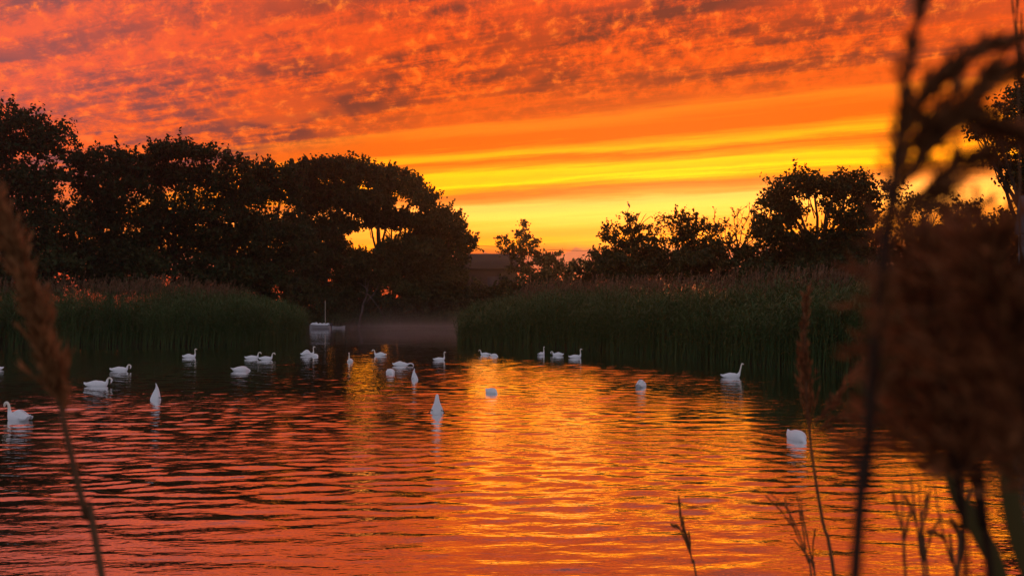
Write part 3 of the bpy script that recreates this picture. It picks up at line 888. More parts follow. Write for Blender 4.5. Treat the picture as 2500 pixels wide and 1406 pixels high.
def local_root(name, loc, rz, label, cat, group=None):
    o = bpy.data.objects.new(name, None); o.empty_display_size = 0.2
    COL.objects.link(o); o.location = loc; o.rotation_euler = (0, 0, rz)
    return tag(o, label, cat, group)
def local_part(b, name, mat, root, smooth=False):
    o = bpy.data.objects.new(name, b.mesh(name, mat, smooth)); COL.objects.link(o); o.parent = root
    return o

bp = W(781, 803)
root = local_root('sailing_boat', (bp[0], bp[1], 0.0), R(172), 'small white sailing boat with a bare mast moored beyond the left reeds', 'boat')
b = MB(); pr = hull(b, 2.9, 1.2, 0.50); local_part(b, 'hull', M_hull, root, True)
b = MB()
for sgn in (0, -1):
    b.tube(np.array([p_[sgn] for p_ in pr]) + np.array((0, 0.0, 0.0)), 0.035, 6)
local_part(b, 'rub_rail', M_dark, root, True)
b = MB()                                   # lumpy cover over cockpit and foredeck
xs = np.linspace(-1.35, 1.25, 15); k = 9
rngc = np.random.default_rng(3)
vv = []
for i_, x in enumerate(xs):
    wv = 0.60 * (1 - max(0, x / 1.5) ** 2.4) + 0.01
    hgt = 0.16 + 0.13 * math.sin(i_ * 1.1) ** 2 + (0.10 if 0.5 < x < 0.9 else 0)
    th = np.linspace(-np.pi / 2, np.pi / 2, k)
    vv.append(np.column_stack([np.full(k, x), np.sin(th) * wv, 0.53 + np.cos(th) * hgt]))
vv = np.concatenate(vv)
i = np.arange(14)[:, None] * k; j = np.arange(k - 1)[None]
b.add(vv, np.stack([i + j, i + k + j, i + k + j + 1, i + j + 1], -1).reshape(-1, 4))
local_part(b, 'cover', M_cover, root, True)
b = MB(); b.tube(np.linspace((-0.75, 0, 0.2), (-0.72, 0, 3.75), 6), np.linspace(0.055, 0.035, 6), 8); local_part(b, 'mast', M_spar, root, True)
b = MB(); b.tube(np.linspace((-1.62, 0, -0.3), (-1.62, 0, 0.45), 4), 0.06, 8); b.box((-1.75, -0.13, 0.42), (-1.48, 0.13, 0.80)); local_part(b, 'outboard_motor', M_dark, root)

bp = W(825, 800.5)
root = local_root('rowing_boat', (bp[0], bp[1], 0.0), R(170), 'pale open rowing boat beyond the sailing boat in the mist', 'boat')
b = MB(); pr = hull(b, 1.9, 0.9, 0.20, sheer=0.55); local_part(b, 'hull', M_hull, root, True)
b = MB()
for x in (-0.5, 0.3):
    b = MB(); b.box((x - 0.1, -0.40, 0.10), (x + 0.1, 0.40, 0.13)); local_part(b, 'thwart', M_spar, root)

# ------------------------------------------------------------------ swans
def sweep(b, pts, ry, rz_, k=14, tint=None):
    """closed body along a curve lying in the local x-z plane; ry half width, rz_ half thickness"""
    pts = np.asarray(pts, float); n = len(pts)
    tg = np.gradient(pts, axis=0); tg /= np.linalg.norm(tg, axis=1)[:, None]
    up = np.stack([-tg[:, 2], 0 * tg[:, 0], tg[:, 0]], -1)
    sd = np.array((0, 1.0, 0))
    if pts[:, 1].any(): pass
    th = np.linspace(0, 2 * np.pi, k, endpoint=False)
    ring = pts[:, None] + np.asarray(ry)[:, None, None] * np.cos(th)[None, :, None] * sd + np.asarray(rz_)[:, None, None] * np.sin(th)[None, :, None] * up[:, None]
    i = np.arange(n - 1)[:, None] * k; j = np.arange(k)[None]; j2 = (j + 1) % k
    vs = np.vstack([ring.reshape(-1, 3), pts[0], pts[-1]])
    jj = np.arange(k); jn = (jj + 1) % k
    b.add(vs, np.stack([i + j, i + k + j, i + k + j2, i + j2], -1).reshape(-1, 4),
          np.vstack([np.stack([jj, jn, np.full(k, n * k)], -1), np.stack([(n - 1) * k + jn, (n - 1) * k + jj, np.full(k, n * k + 1)], -1)]))

def smooth_curve(ctrl, n):
    """Catmull-Rom through control rows (any number of columns)"""
    c = np.asarray(ctrl, float)
    c = np.vstack([2 * c[0] - c[1], c, 2 * c[-1] - c[-2]])
    m_ = len(c) - 3
    u = np.linspace(0, m_ - 1e-6, n)
    i = u.astype(int); f = (u - i)[:, None]
    p0, p1, p2, p3 = c[i], c[i + 1], c[i + 2], c[i + 3]
    return 0.5 * ((2 * p1) + (-p0 + p2) * f + (2 * p0 - 5 * p1 + 4 * p2 - p3) * f ** 2 + (-p0 + 3 * p1 - 3 * p2 + p3) * f ** 3)

# rows: x, z, half width, half thickness.  Tail first, then back, breast, neck, head.
TAIL = [(-0.60, 0.20, 0.012, 0.010), (-0.50, 0.15, 0.07, 0.035), (-0.36, 0.10, 0.135, 0.10), (-0.18, 0.07, 0.19, 0.17), (0.02, 0.06, 0.21, 0.20), (0.20, 0.07, 0.185, 0.185)]
HEADS = {
    'up': [(0.34, 0.12, 0.11, 0.13), (0.415, 0.24, 0.062, 0.068), (0.43, 0.38, 0.043, 0.044), (0.415, 0.52, 0.037, 0.038), (0.415, 0.64, 0.035, 0.036), (0.455, 0.70, 0.042, 0.044), (0.52, 0.685, 0.040, 0.040), (0.57, 0.665, 0.022, 0.022)],
    'lean': [(0.34, 0.12, 0.11, 0.13), (0.42, 0.24, 0.062, 0.066), (0.47, 0.38, 0.043, 0.044), (0.51, 0.54, 0.037, 0.038), (0.545, 0.68, 0.034, 0.035), (0.575, 0.74, 0.042, 0.042), (0.625, 0.735, 0.038, 0.036), (0.67, 0.72, 0.020, 0.020)],
    'curve': [(0.33, 0.12, 0.11, 0.13), (0.40, 0.20, 0.066, 0.07), (0.43, 0.31, 0.046, 0.046), (0.46, 0.43, 0.038, 0.040), (0.53, 0.50, 0.036, 0.036), (0.61, 0.485, 0.042, 0.042), (0.655, 0.43, 0.038, 0.036), (0.675, 0.375, 0.020, 0.020)],
    'curl': [(0.33, 0.11, 0.11, 0.13), (0.40, 0.18, 0.066, 0.07), (0.43, 0.29, 0.046, 0.046), (0.49, 0.37, 0.040, 0.040), (0.57, 0.36, 0.038, 0.038), (0.615, 0.29, 0.042, 0.040), (0.60, 0.21, 0.038, 0.034), (0.575, 0.155, 0.020, 0.020)],
    'dip': [(0.32, 0.06, 0.12, 0.14), (0.42, 0.05, 0.075, 0.085), (0.50, 0.02, 0.05, 0.055), (0.57, -0.06, 0.040, 0.042), (0.61, -0.18, 0.036, 0.038), (0.62, -0.32, 0.034, 0.036), (0.63, -0.42, 0.040, 0.04), (0.63, -0.50, 0.02, 0.02)],
    'reach': [(0.32, 0.08, 0.12, 0.14), (0.42, 0.10, 0.075, 0.08), (0.52, 0.13, 0.05, 0.05), (0.62, 0.16, 0.042, 0.042), (0.72, 0.15, 0.040, 0.04), (0.79, 0.11, 0.042, 0.040), (0.83, 0.06, 0.036, 0.034), (0.86, 0.01, 0.018, 0.018)],
}
def wing_mesh(b, sgn, raise_=0.0, droop=0.0):
    """folded wing: a curved leaf shaped shell over the flank, point towards the tail"""
    n, k = 13, 6
    u = np.linspace(0, 1, n)
    spine = smooth_curve([(0.25, 0.10), (0.14, 0.20), (-0.06, 0.255), (-0.26, 0.215), (-0.44, 0.175), (-0.58, 0.17)], n)
    hw = 0.165 * np.sin(np.pi * (0.06 + 0.92 * u)) ** 0.75
    vs = []
    for i_ in range(n):
        x, z = spine[i_]
        off = 0.022 * math.sin(math.pi * u[i_]) + 0.004
        for j_ in range(k):
            f = j_ / (k - 1)
            y = -0.004 + 0.222 * f ** 0.8 * (1 - 0.55 * u[i_] ** 1.4) * (1 - 0.3 * (1 - u[i_]) ** 3)
            zz_ = z + off + raise_ * math.sin(math.pi * min(1, u[i_] * 1.15)) * (1 - 0.5 * f) - hw[i_] * 1.25 * f ** 2.0
            vs.append((x - raise_ * 0.10 * u[i_], sgn * (y + raise_ * 0.35 * math.sin(math.pi * u[i_])), zz_))
    vs = np.array(vs)
    inner = vs.copy(); inner[:, 2] -= 0.018
    m_ = n * k
    i = np.arange(n - 1)[:, None] * k; j = np.arange(k - 1)[None]
    qd = np.stack([i + j, i + j + 1, i + k + j + 1, i + k + j], -1).reshape(-1, 4)
    rim = [(a, a + 1, m_ + a + 1, m_ + a) for a in range(k - 1)] + [((n - 1) * k + a, (n - 1) * k + a + 1, m_ + (n - 1) * k + a + 1, m_ + (n - 1) * k + a) for a in range(k - 1)]
    rim += [(a * k + c, a * k + k + c, m_ + a * k + k + c, m_ + a * k + c) for a in range(n - 1) for c in (0, k - 1)]
    b.add(np.vstack([vs, inner]), np.vstack([qd, qd[:, ::-1] + m_, np.array(rim)]))

CACHE = {}
def swan_parts(pose, wings):
    key = (pose, wings)
    if key in CACHE: return CACHE[key]
    parts = []
    if pose == 'upend':
        # tipped head down: rump and tail stand out of the water, neck hangs below it
        c = smooth_curve([(0.03, 0.60, 0.022, 0.010), (0.02, 0.575, 0.045, 0.016), (0.0, 0.50, 0.062, 0.030), (-0.01, 0.40, 0.082, 0.065), (0.0, 0.28, 0.120, 0.11), (0.02, 0.14, 0.178, 0.155), (0.03, 0.03, 0.212, 0.185), (0.03, -0.05, 0.214, 0.19),
                          (0.03, -0.16, 0.20, 0.19), (0.03, -0.30, 0.13, 0.14), (0.03, -0.42, 0.06, 0.06), (0.03, -0.60, 0.04, 0.04), (0.05, -0.80, 0.035, 0.035), (0.07, -0.90, 0.02, 0.02)], 34)
        b = MB(); sweep(b, np.column_stack([c[:, 0], 0 * c[:, 0], c[:, 1]]), c[:, 2], c[:, 3], 16)
        parts.append(('body', b.mesh('body', M_white, True)))
        for sgn in (-1, 1):
            b = MB()
            b.tube([(-0.06, sgn * 0.12, 0.10), (-0.14, sgn * 0.20, 0.09), (-0.18, sgn * 0.235, 0.06)], [0.016, 0.014, 0.012], 6)
            p_ = np.array((-0.18, sgn * 0.235, 0.06))
            b.add([p_ + (0, 0, 0.008), p_ + (-0.03, sgn * 0.045, -0.05), p_ + (-0.05, sgn * 0.02, -0.075), p_ + (-0.055, -sgn * 0.02, -0.06),
                   p_ + (0, 0, -0.008), p_ + (-0.028, sgn * 0.04, -0.06), p_ + (-0.045, sgn * 0.02, -0.085), p_ + (-0.05, -sgn * 0.015, -0.07)],
                  [(0, 1, 2, 3), (7, 6, 5, 4), (0, 4, 5, 1), (1, 5, 6, 2), (2, 6, 7, 3), (3, 7, 4, 0)])
            parts.append(('foot', b.mesh('foot', M_black)))
    else:
        rows = TAIL + HEADS[pose]
        c = smooth_curve(rows, 58)
        c[:, 2:] = np.maximum(c[:, 2:], 0.006)
        b = MB(); sweep(b, np.column_stack([c[:, 0], 0 * c[:, 0], c[:, 1]]), c[:, 2], c[:, 3], 16)
        me = b.mesh('body', M_white, True)
        me.materials.append(M_neck)
        zlim = 0.30 if pose in ('up', 'lean', 'curve', 'curl') else 9
        for pg in me.polygons:
            if pg.center.z > zlim and pg.center.x > 0.36: pg.material_index = 1
        parts.append(('body', me))
        if pose not in ('dip',):
            tip, prev = c[-1, :2], c[-5, :2]
            d_ = (tip - prev) / np.linalg.norm(tip - prev)
            d_ = np.array((d_[0], d_[1]))
            b = MB()
            q0 = tip - d_ * 0.022
            pts = np.array([(q0[0], 0, q0[1]), (q0[0] + d_[0] * 0.04, 0, q0[1] + d_[1] * 0.04), (q0[0] + d_[0] * 0.085, 0, q0[1] + d_[1] * 0.085)])
            sweep(b, smooth_curve(pts, 6), np.array((0.022, 0.020, 0.018, 0.018, 0.017, 0.008)), np.array((0.022, 0.017, 0.012, 0.009, 0.007, 0.004)), 8)
            parts.append(('bill', b.mesh('bill', M_bill, True)))
            b = MB()
            nrm = np.array((-d_[1], d_[0]))
            if nrm[1] < 0: nrm = -nrm
            kq = tip - d_ * 0.012 + nrm * 0.018
            sweep(b, np.array([(kq[0] + d_[0] * s_, 0, kq[1] + d_[1] * s_) for s_ in (-0.016, -0.008, 0.0, 0.008, 0.016)]), np.array((0.003, 0.011, 0.014, 0.011, 0.003)), np.array((0.003, 0.011, 0.014, 0.011, 0.003)), 8)
            parts.append(('bill_knob', b.mesh('bill_knob', M_black, True)))
        for sgn in ((-1, 1) if wings != 'sunk' else ()):
            b = MB(); wing_mesh(b, sgn, {'fold': 0.0, 'loose': 0.05, 'raised': 0.20}[wings])
            parts.append(('wing', b.mesh('wing', M_white, True)))
    CACHE[key] = parts
    return parts

GS = 'mute swans on the pond'
def swan(px, py, heading, pose, label, wings='fold', scale=1.0, lift=0.0):
    """px, py: where its waterline shows; heading 0 = facing right, 90 = facing away, 180 = left, -90 = towards the camera"""
    p = W(px, py)
    root = local_root('swan', (p[0], p[1], lift), R(heading), label, 'swan', GS)
    root.scale = (scale * (0.92 if pose == 'upend' else 0.86 if pose == 'dip' else 0.75),) * 3
    for nm, me in swan_parts(pose, wings):
        o = bpy.data.objects.new(nm, me)
        COL.objects.link(o); o.parent = root
    return root

swan(-16, 903, 200, 'curve', 'swan cut by the left edge, only its rump in view beside the reed head', scale=0.95)
swan(44, 1026, 150, 'curve', 'large swan facing left at the left edge with its tail cocked up', 'loose', 1.12)
swan(293, 906, 5, 'curl', 'swan facing right with bowed head, just behind the one with its bill tucked')
swan(238, 943, 8, 'curl', 'swan facing right with its bill tucked to its breast, nearest the left reed stem', 'fold', 1.05)
swan(382, 976, 200, 'upend', 'upended swan with its white tail pointing up, on the left water', scale=0.92)
swan(463, 873, 12, 'up', 'swan with upright neck alone in front of the left reed bed', 'loose', 0.92)
swan(588, 906, 48, 'dip', 'swan with its head under water in front of the swimming pair', scale=1.0, wings='sunk')
swan(616, 876, 6, 'curve', 'rear swan of the swimming pair, neck half bowed', scale=0.95)
swan(650, 879, 4, 'curve', 'front swan of the swimming pair facing right', 'fold', 0.95, 0.02)
swan(752, 868, 15, 'up', 'swan with wings raised like sails below the boat', 'raised', 0.98)
swan(770, 871, -60, 'dip', 'small looking swan close beside the one with raised wings', 'fold', 0.8)
swan(855, 884, -92, 'up', 'swan seen head on swimming towards the viewer', 'fold', 0.92)
swan(927, 869, 168, 'curve', 'swan facing left in front of the misty river', 'loose', 0.95)
swan(979, 893, 10, 'reach', 'low swan stretching its neck along the water to the right', 'loose', 0.95)
swan(953, 912, -70, 'dip', 'rounded swan back with no head in view, left of an upended swan', scale=0.98, wings='sunk')
swan(1011, 927, 20, 'upend', 'small upended swan with dark feet showing at its left', scale=0.80)
swan(1073, 880, 25, 'up', 'small greyish swan with thin upright neck left of the bright water', scale=0.85)
swan(1067, 1008, 90, 'upend', 'big upended swan seen from behind in the middle of the pond', scale=0.90)
swan(1200, 960, -62, 'dip', 'lone swan back like a mound on the brightest water', scale=0.82, wings='sunk')
swan(1184, 867, 160, 'curve', 'tiny swan facing left at the far edge of the bright water', scale=0.80)
swan(1206, 870, -50, 'dip', 'tiny rounded swan back beside the far swan facing left', scale=0.75, wings='sunk')
swan(1322, 867, 60, 'up', 'swan with upright neck, left of three by the right reeds', scale=0.92)
swan(1361, 868, 172, 'curl', 'swan with head lowered, middle of three by the right reeds', 'loose', 0.85)
swan(1405, 874, 18, 'up', 'swan with upright neck, right of three by the right reeds', scale=0.95)
swan(1565, 945, 70, 'dip', 'swan back with two humps of folded wings at the edge of the dark reflection', 'loose', 0.98)
swan(1786, 922, 4, 'lean', 'swan with long stretched neck alone in the dark water on the right', 'fold', 1.0)
swan(1945, 1073, -84, 'dip', 'nearest swan back by the brown reed head on the right', scale=0.95, wings='sunk')

# rings spreading from each bird, and a pair of wake lines behind the swimmers
wo = bpy.data.objects['water'].data
co = np.empty(len(wo.vertices) * 3, np.float32); wo.vertices.foreach_get('co', co); co = co.reshape(-1, 3)
rw = np.random.default_rng(9)
for o in [o for o in COL.objects if o.get('category') == 'swan']:
    dxx = co[:, 0] - o.location.x; dyy = co[:, 1] - o.location.y
    near_ = (np.abs(dxx) < 4.5) & (np.abs(dyy) < 4.5)
    r_ = np.hypot(dxx[near_], dyy[near_])
    lam = rw.uniform(0.34, 0.5)
    co[near_, 2] = co[near_, 2] * (1 - 0.6 * np.exp(-(r_ / 0.9) ** 2)) + 0.0042 * np.sin(2 * np.pi * r_ / lam + rw.uniform(0, 6)) * np.exp(-r_ / 1.3)
    hd = o.rotation_euler.z
    al = -(dxx * math.cos(hd) + dyy * math.sin(hd)); ac = dxx * -math.sin(hd) + dyy * math.cos(hd)
    mk = (al > 0) & (al < 5) & near_
    for sg in (-1, 1):
        q_ = (ac[mk] - sg * 0.30 * al[mk]) / 0.14
        co[mk, 2] += 0.008 * np.exp(-q_ ** 2) * np.exp(-al[mk] / 2.2)
wo.vertices.foreach_set('co', co.ravel()); wo.update()

# heron on the tree top
Yh_ = 110.0
tw = P(1532, 516, Yh_)
root = local_root('heron', (tw[0], Yh_, tw[2]), R(180), 'grey heron standing on the top twig of the ragged tree', 'heron')
k_ = Yh_ / F
def hp(px, py): return np.array(((1532 - px) * k_, 0, (516 - py) * k_))
hc = smooth_curve([(*hp(1537.5, 507)[[0, 2]], 0.02, 0.02), (*hp(1537, 505)[[0, 2]], 0.07, 0.06), (*hp(1536, 502)[[0, 2]], 0.12, 0.11), (*hp(1534.5, 499)[[0, 2]], 0.11, 0.10), (*hp(1533.2, 497)[[0, 2]], 0.06, 0.06),
                   (*hp(1532.6, 495.5)[[0, 2]], 0.04, 0.04), (*hp(1533.6, 493.6)[[0, 2]], 0.035, 0.035), (*hp(1533.0, 492.3)[[0, 2]], 0.05, 0.045), (*hp(1531.9, 492.8)[[0, 2]], 0.03, 0.03)], 30)
b = MB(); sweep(b, np.column_stack([hc[:, 0], 0 * hc[:, 0], hc[:, 1]]), np.maximum(hc[:, 2], 0.01), np.maximum(hc[:, 3], 0.01), 10); local_part(b, 'body', M_heron, root, True)
b = MB(); b.tube([hp(1532.0, 492.8), hp(1529.6, 493.6)], [0.022, 0.004], 6); local_part(b, 'bill', M_bill, root, True)
for yy in (-0.05, 0.05):
    b = MB(); b.tube(np.array([hp(1536.5, 505) + (0, yy, 0), hp(1536, 508) + (0, yy, 0), hp(1533.6, 511.5) + (0, yy, 0), hp(1532, 516) + (0, yy, 0)]), [0.03, 0.022, 0.02, 0.02], 6); local_part(b, 'leg', M_heron, root, True)
# the twig it stands on belongs to the tree
ht = [o for o in bpy.data.objects if o.get('label') == 'ragged tree with the heron perched on its top twig'][0]
b = MB(); rng = np.random.default_rng(8)
limb(b, rng, P(1534, 580, Yh_), (tw[0], Yh_, tw[2] + 0.01), 0.09, 0.04, 0.05, 6)
for e in ((1564, 518), (1590, 528), (1578, 522), (1582, 548), (1527, 515)):
    limb(b, rng, P(1545, 570, Yh_), P(e[0], e[1], Yh_), 0.06, 0.03, 0.16, 5)
b.build('top_twig', M_bark, ht, smooth=True)

# ------------------------------------------------------------------ foreground reeds
def stalk_pts(pxs, n=24):
    """pxs: (px, py, distance) from the frame bottom up; continued down to the bank"""
    pts = np.array([P(*q_) for q_ in pxs])
    d0 = pts[0] - pts[1]; d0 /= np.linalg.norm(d0)
    d0 = d0 * np.array((0.6, 0.6, 1.0)); d0 /= np.linalg.norm(d0)
    z_g = gz(pts[0][0], pts[0][1])
    k = (pts[0][2] - z_g + 0.05) / max(0.2, -d0[2])
    root = pts[0] + d0 * k
    root[2] = gz(root[0], root[1]) - 0.04
    mid = (pts[0] + root) / 2
    return smooth_curve(np.vstack([root, mid, pts]), n), root

def panicle(b, rng, axis_pts, length_px_m, n, spread, droop, strands=5, width=0.0011, fluff=0.010, lopside=(0, 0, 0)):
    """reed head: branchlets leaving the axis, each hung with small spikelets"""
    ax = smooth_curve(axis_pts, 40)
    lp = np.asarray(lopside, float)
    for i_ in range(n):
        f = rng.random() ** 0.9
        p = ax[min(39, int(f * 39))]
        tg = ax[min(39, int(f * 39) + 1)] - ax[max(0, int(f * 39) - 1)]; tg /= np.linalg.norm(tg) + 1e-9
        sdv = rng.normal(size=3); sdv -= tg * (sdv @ tg); sdv /= np.linalg.norm(sdv)
        d = tg * rng.uniform(0.5, 1.1) + sdv * rng.uniform(0.25, 1.0) * spread + lp * rng.uniform(0.3, 1.0)
        d /= np.linalg.norm(d)
        L = length_px_m * rng.uniform(0.35, 1.0) * (1.15 - 0.7 * f)
        kk = np.linspace(0, 1, 6)[:, None]
        pts = p + d * L * kk + np.array((0, 0, -1.0)) * (kk ** 2) * L * droop * rng.uniform(0.5, 1.3)
        sd_ = np.cross(d, rng.normal(size=3)); sd_ /= np.linalg.norm(sd_) + 1e-9
        b.ribbons(pts[None], np.linspace(width, width * 0.4, 6)[None], sd_[None], np.array([rng.uniform(0.1, 0.6)]))
        m_ = int(strands * (0.5 + L / length_px_m * 1.5)) + 2
        g = rng.uniform(0.15, 1.0, m_)
        c = np.stack([np.interp(g, kk[:, 0], pts[:, a]) for a in range(3)], -1)
        dv = d + rng.normal(size=(m_, 3)) * 0.28 + np.array((0, 0, -0.35 * droop)); dv /= np.linalg.norm(dv, axis=1)[:, None]
        sv = np.cross(dv, rng.normal(size=(m_, 3))); sv /= np.linalg.norm(sv, axis=1)[:, None] + 1e-9
        sz = fluff * rng.uniform(0.5, 1.2, m_)
        b.diamonds(c + dv * sz[:, None] * 0.8, dv * sz[:, None], sv * (sz * 0.15)[:, None], rng.random(m_))

def blade(b, pts, wid, n=14, fold=0.25):
    """grass leaf: shallow V section, tapering to a point"""
    c = smooth_curve(pts, n)
    tg = np.gradient(c, axis=0); tg /= np.linalg.norm(tg, axis=1)[:, None]
    sd = np.cross(tg, np.array((0.15, 1.0, 0.1))); sd /= np.linalg.norm(sd, axis=1)[:, None]
    nm = np.cross(sd, tg)
    u = np.linspace(0, 1, n)
    wv = wid * np.minimum(1, 0.55 + u * 2) * np.clip((1 - u) * 2.2, 0.02, 1) ** 0.8
    L = c - sd * wv[:, None] + nm * wv[:, None] * fold
    Rr = c + sd * wv[:, None] + nm * wv[:, None] * fold
    vs = np.stack([L, c, Rr], 1).reshape(-1, 3)
    q_ = []
    for i_ in range(n - 1):
        a = i_ * 3
        q_ += [(a, a + 1, a + 4, a + 3), (a + 1, a + 2, a + 5, a + 4)]
    b.add(vs, q_)

def reed(name, label, path, rad, seed, head=None, leaves=(), group='foreground reeds', k=8, stem_mat=None, mat=None):
    pts, root = stalk_pts(path)
    e = empty(name, tuple(root), label, 'reed', group)
    b = MB(); b.tube(pts, np.linspace(rad, rad * 0.45, len(pts)), k); b.build('stem', stem_mat or M_stem, e, smooth=True)
    rng = np.random.default_rng(seed)
    if head:
        b = MB()
        for hd in (head if isinstance(head, list) else [head]):
            hd = dict(hd)
            axp = np.array([P(*q_) for q_ in hd.pop('axis')])
            panicle(b, rng, axp, **hd)
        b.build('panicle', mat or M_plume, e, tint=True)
    for lf in leaves:
        b = MB(); blade(b, np.array([P(*q_) for q_ in lf[0]]), lf[1]); b.build('leaf', M_blade, e, smooth=True)
    return e

# left: one brown head leaning in from the left edge, moderately out of focus
D = 1.0
reed('reed', 'brown reed head leaning in at the left edge close to the viewer',
     [(252, 1420, D), (215, 1280, D), (178, 1130, D), (150, 1000, D), (120, 860, D), (80, 730, D), (30, 590, D), (-20, 470, D)], 0.0042, 21,
     dict(axis=[(158, 1020, D), (120, 860, D), (70, 700, D), (10, 540, D), (-30, 470, D)], length_px_m=0.055, n=330, spread=0.34, droop=0.05, strands=9, width=0.0010, fluff=0.0085),
     leaves=[])
# right: dark stem with spreading head
DK = dict(stem_mat=M_stem2, mat=M_plume2)
D = 0.46
reed('reed', 'tall dark reed stem rising out of the top of the view on the right',
     [(2085, 1430, D), (2112, 1200, D), (2125, 1000, D), (2145, 750, D), (2165, 560, D), (2190, 380, D), (2215, 180, D), (2250, 0, D), (2275, -120, D)], 0.0033, 22,
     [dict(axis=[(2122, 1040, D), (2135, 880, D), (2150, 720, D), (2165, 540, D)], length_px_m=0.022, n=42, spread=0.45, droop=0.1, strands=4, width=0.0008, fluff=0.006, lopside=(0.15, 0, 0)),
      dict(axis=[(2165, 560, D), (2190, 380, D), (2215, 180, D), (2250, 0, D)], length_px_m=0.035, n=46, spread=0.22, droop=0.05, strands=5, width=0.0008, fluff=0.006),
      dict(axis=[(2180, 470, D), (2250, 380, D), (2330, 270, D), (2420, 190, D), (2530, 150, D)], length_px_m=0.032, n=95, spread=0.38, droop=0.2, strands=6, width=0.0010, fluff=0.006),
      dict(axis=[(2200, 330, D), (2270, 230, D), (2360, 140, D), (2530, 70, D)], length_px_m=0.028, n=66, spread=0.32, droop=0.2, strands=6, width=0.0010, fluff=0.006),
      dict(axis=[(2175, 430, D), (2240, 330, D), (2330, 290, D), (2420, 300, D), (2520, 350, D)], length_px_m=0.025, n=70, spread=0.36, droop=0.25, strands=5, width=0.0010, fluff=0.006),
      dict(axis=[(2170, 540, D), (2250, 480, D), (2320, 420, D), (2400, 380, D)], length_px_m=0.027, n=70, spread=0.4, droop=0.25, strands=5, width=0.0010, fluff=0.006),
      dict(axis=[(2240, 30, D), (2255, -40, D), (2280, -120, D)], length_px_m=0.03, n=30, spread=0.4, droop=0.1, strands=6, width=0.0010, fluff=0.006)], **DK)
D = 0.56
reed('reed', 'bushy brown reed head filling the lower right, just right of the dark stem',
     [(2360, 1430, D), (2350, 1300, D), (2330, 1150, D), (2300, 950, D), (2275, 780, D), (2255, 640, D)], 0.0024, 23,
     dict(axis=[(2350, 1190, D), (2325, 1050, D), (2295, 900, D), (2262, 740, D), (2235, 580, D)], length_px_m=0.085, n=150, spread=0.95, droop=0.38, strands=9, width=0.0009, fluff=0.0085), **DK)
D = 0.50
reed('reed', 'bushy brown reed head cut by the right edge',
     [(2590, 1430, D), (2560, 1250, D), (2510, 1020, D), (2470, 820, D), (2440, 660, D)], 0.0024, 24,
     dict(axis=[(2550, 1200, D), (2510, 1020, D), (2475, 840, D), (2445, 690, D), (2420, 580, D)], length_px_m=0.080, n=150, spread=0.95, droop=0.34, strands=9, width=0.0009, fluff=0.008, lopside=(-0.15, 0, 0)), **DK)
D = 0.60
reed('reed', 'lower brown reed head between the two bushy ones',
     [(2420, 1430, D), (2400, 1300, D), (2370, 1150, D), (2340, 980, D), (2330, 820, D)], 0.0030, 25,
     dict(axis=[(2390, 1200, D), (2370, 1110, D), (2345, 960, D), (2330, 760, D), (2325, 570, D)], length_px_m=0.095, n=130, spread=1.0, droop=0.5, strands=9, width=0.0012, fluff=0.010),
     leaves=[([(2460, 1440, 0.8), (2420, 1350, 0.8), (2370, 1260, 0.8), (2330, 1200, 0.8), (2300, 1120, 0.8)], 0.0072),
             ([(2520, 1440, 0.9), (2490, 1320, 0.9), (2470, 1220, 0.9), (2455, 1120, 0.9), (2440, 1020, 0.9)], 0.0080)], **DK)
D = 1.9
reed('reed', 'half sharp brown reed head standing over the dark water right of the lone swan',
     [(2040, 1430, D), (2010, 1280, D), (1988, 1150, D), (1976, 1050, D), (1966, 900, D), (1962, 740, D)], 0.0042, 26,
     [dict(axis=[(1978, 1070, D), (1970, 960, D), (1962, 850, D), (1968, 730, D)], length_px_m=0.085, n=70, spread=0.22, droop=0.0, strands=6, width=0.0010, fluff=0.010),
      dict(axis=[(1976, 1040, D), (2020, 1000, D), (2070, 930, D), (2105, 890, D)], length_px_m=0.04, n=30, spread=0.35, droop=0.1, strands=6, width=0.0012, fluff=0.010),
      dict(axis=[(1980, 1060, D), (2030, 1025, D), (2080, 1010, D)], length_px_m=0.05, n=26, spread=0.4, droop=0.5, strands=6, width=0.0012, fluff=0.010)], mat=M_plume2)

# thin young stalks at the bottom
def sprig(label, path, twigs, D, rad, seed):
    pts, root = stalk_pts([(a, b_, D) for a, b_ in path])
    e = empty('reed_sprig', tuple(root), label, 'reed', 'thin reed sprigs along the bottom edge')
    b = MB(); b.tube(pts, np.linspace(rad, rad * 0.35, len(pts)), 6); b.build('stem', M_stem, e, smooth=True)
    rng = np.random.default_rng(seed)
    b = MB()
    for tw_ in twigs:
        c = smooth_curve(np.array([P(a, b_, D) for a, b_ in tw_]), 8)
        b.tube(c, np.linspace(rad * 0.5, rad * 0.18, 8), 5)
        n = 26
        g = rng.uniform(0.2, 1.0, n)
        cc = np.stack([np.interp(g, np.linspace(0, 1, 8), c[:, a]) for a in range(3)], -1)
        d = (c[-1] - c[0]); d /= np.linalg.norm(d)
        dv = d + rng.normal(size=(n, 3)) * 0.16; dv /= np.linalg.norm(dv, axis=1)[:, None]
        sv = np.cross(dv, rng.normal(size=(n, 3))); sv /= np.linalg.norm(sv, axis=1)[:, None]
        b.diamonds(cc, dv * rad * 3.4, sv * rad * 0.8, rng.random(n))
    b.build('spikelets', M_plume, e, tint=True)
    return e
sprig('single forked reed sprig at the bottom right of centre', [(1703, 1430), (1690, 1370), (1678, 1310), (1665, 1270), (1658, 1210)],
      [[(1680, 1340), (1660, 1290), (1640, 1282)], [(1684, 1350), (1672, 1300), (1668, 1265)], [(1676, 1320), (1662, 1270), (1657, 1215)], [(1686, 1345), (1684, 1315), (1681, 1300)]], 2.6, 0.0032, 31)
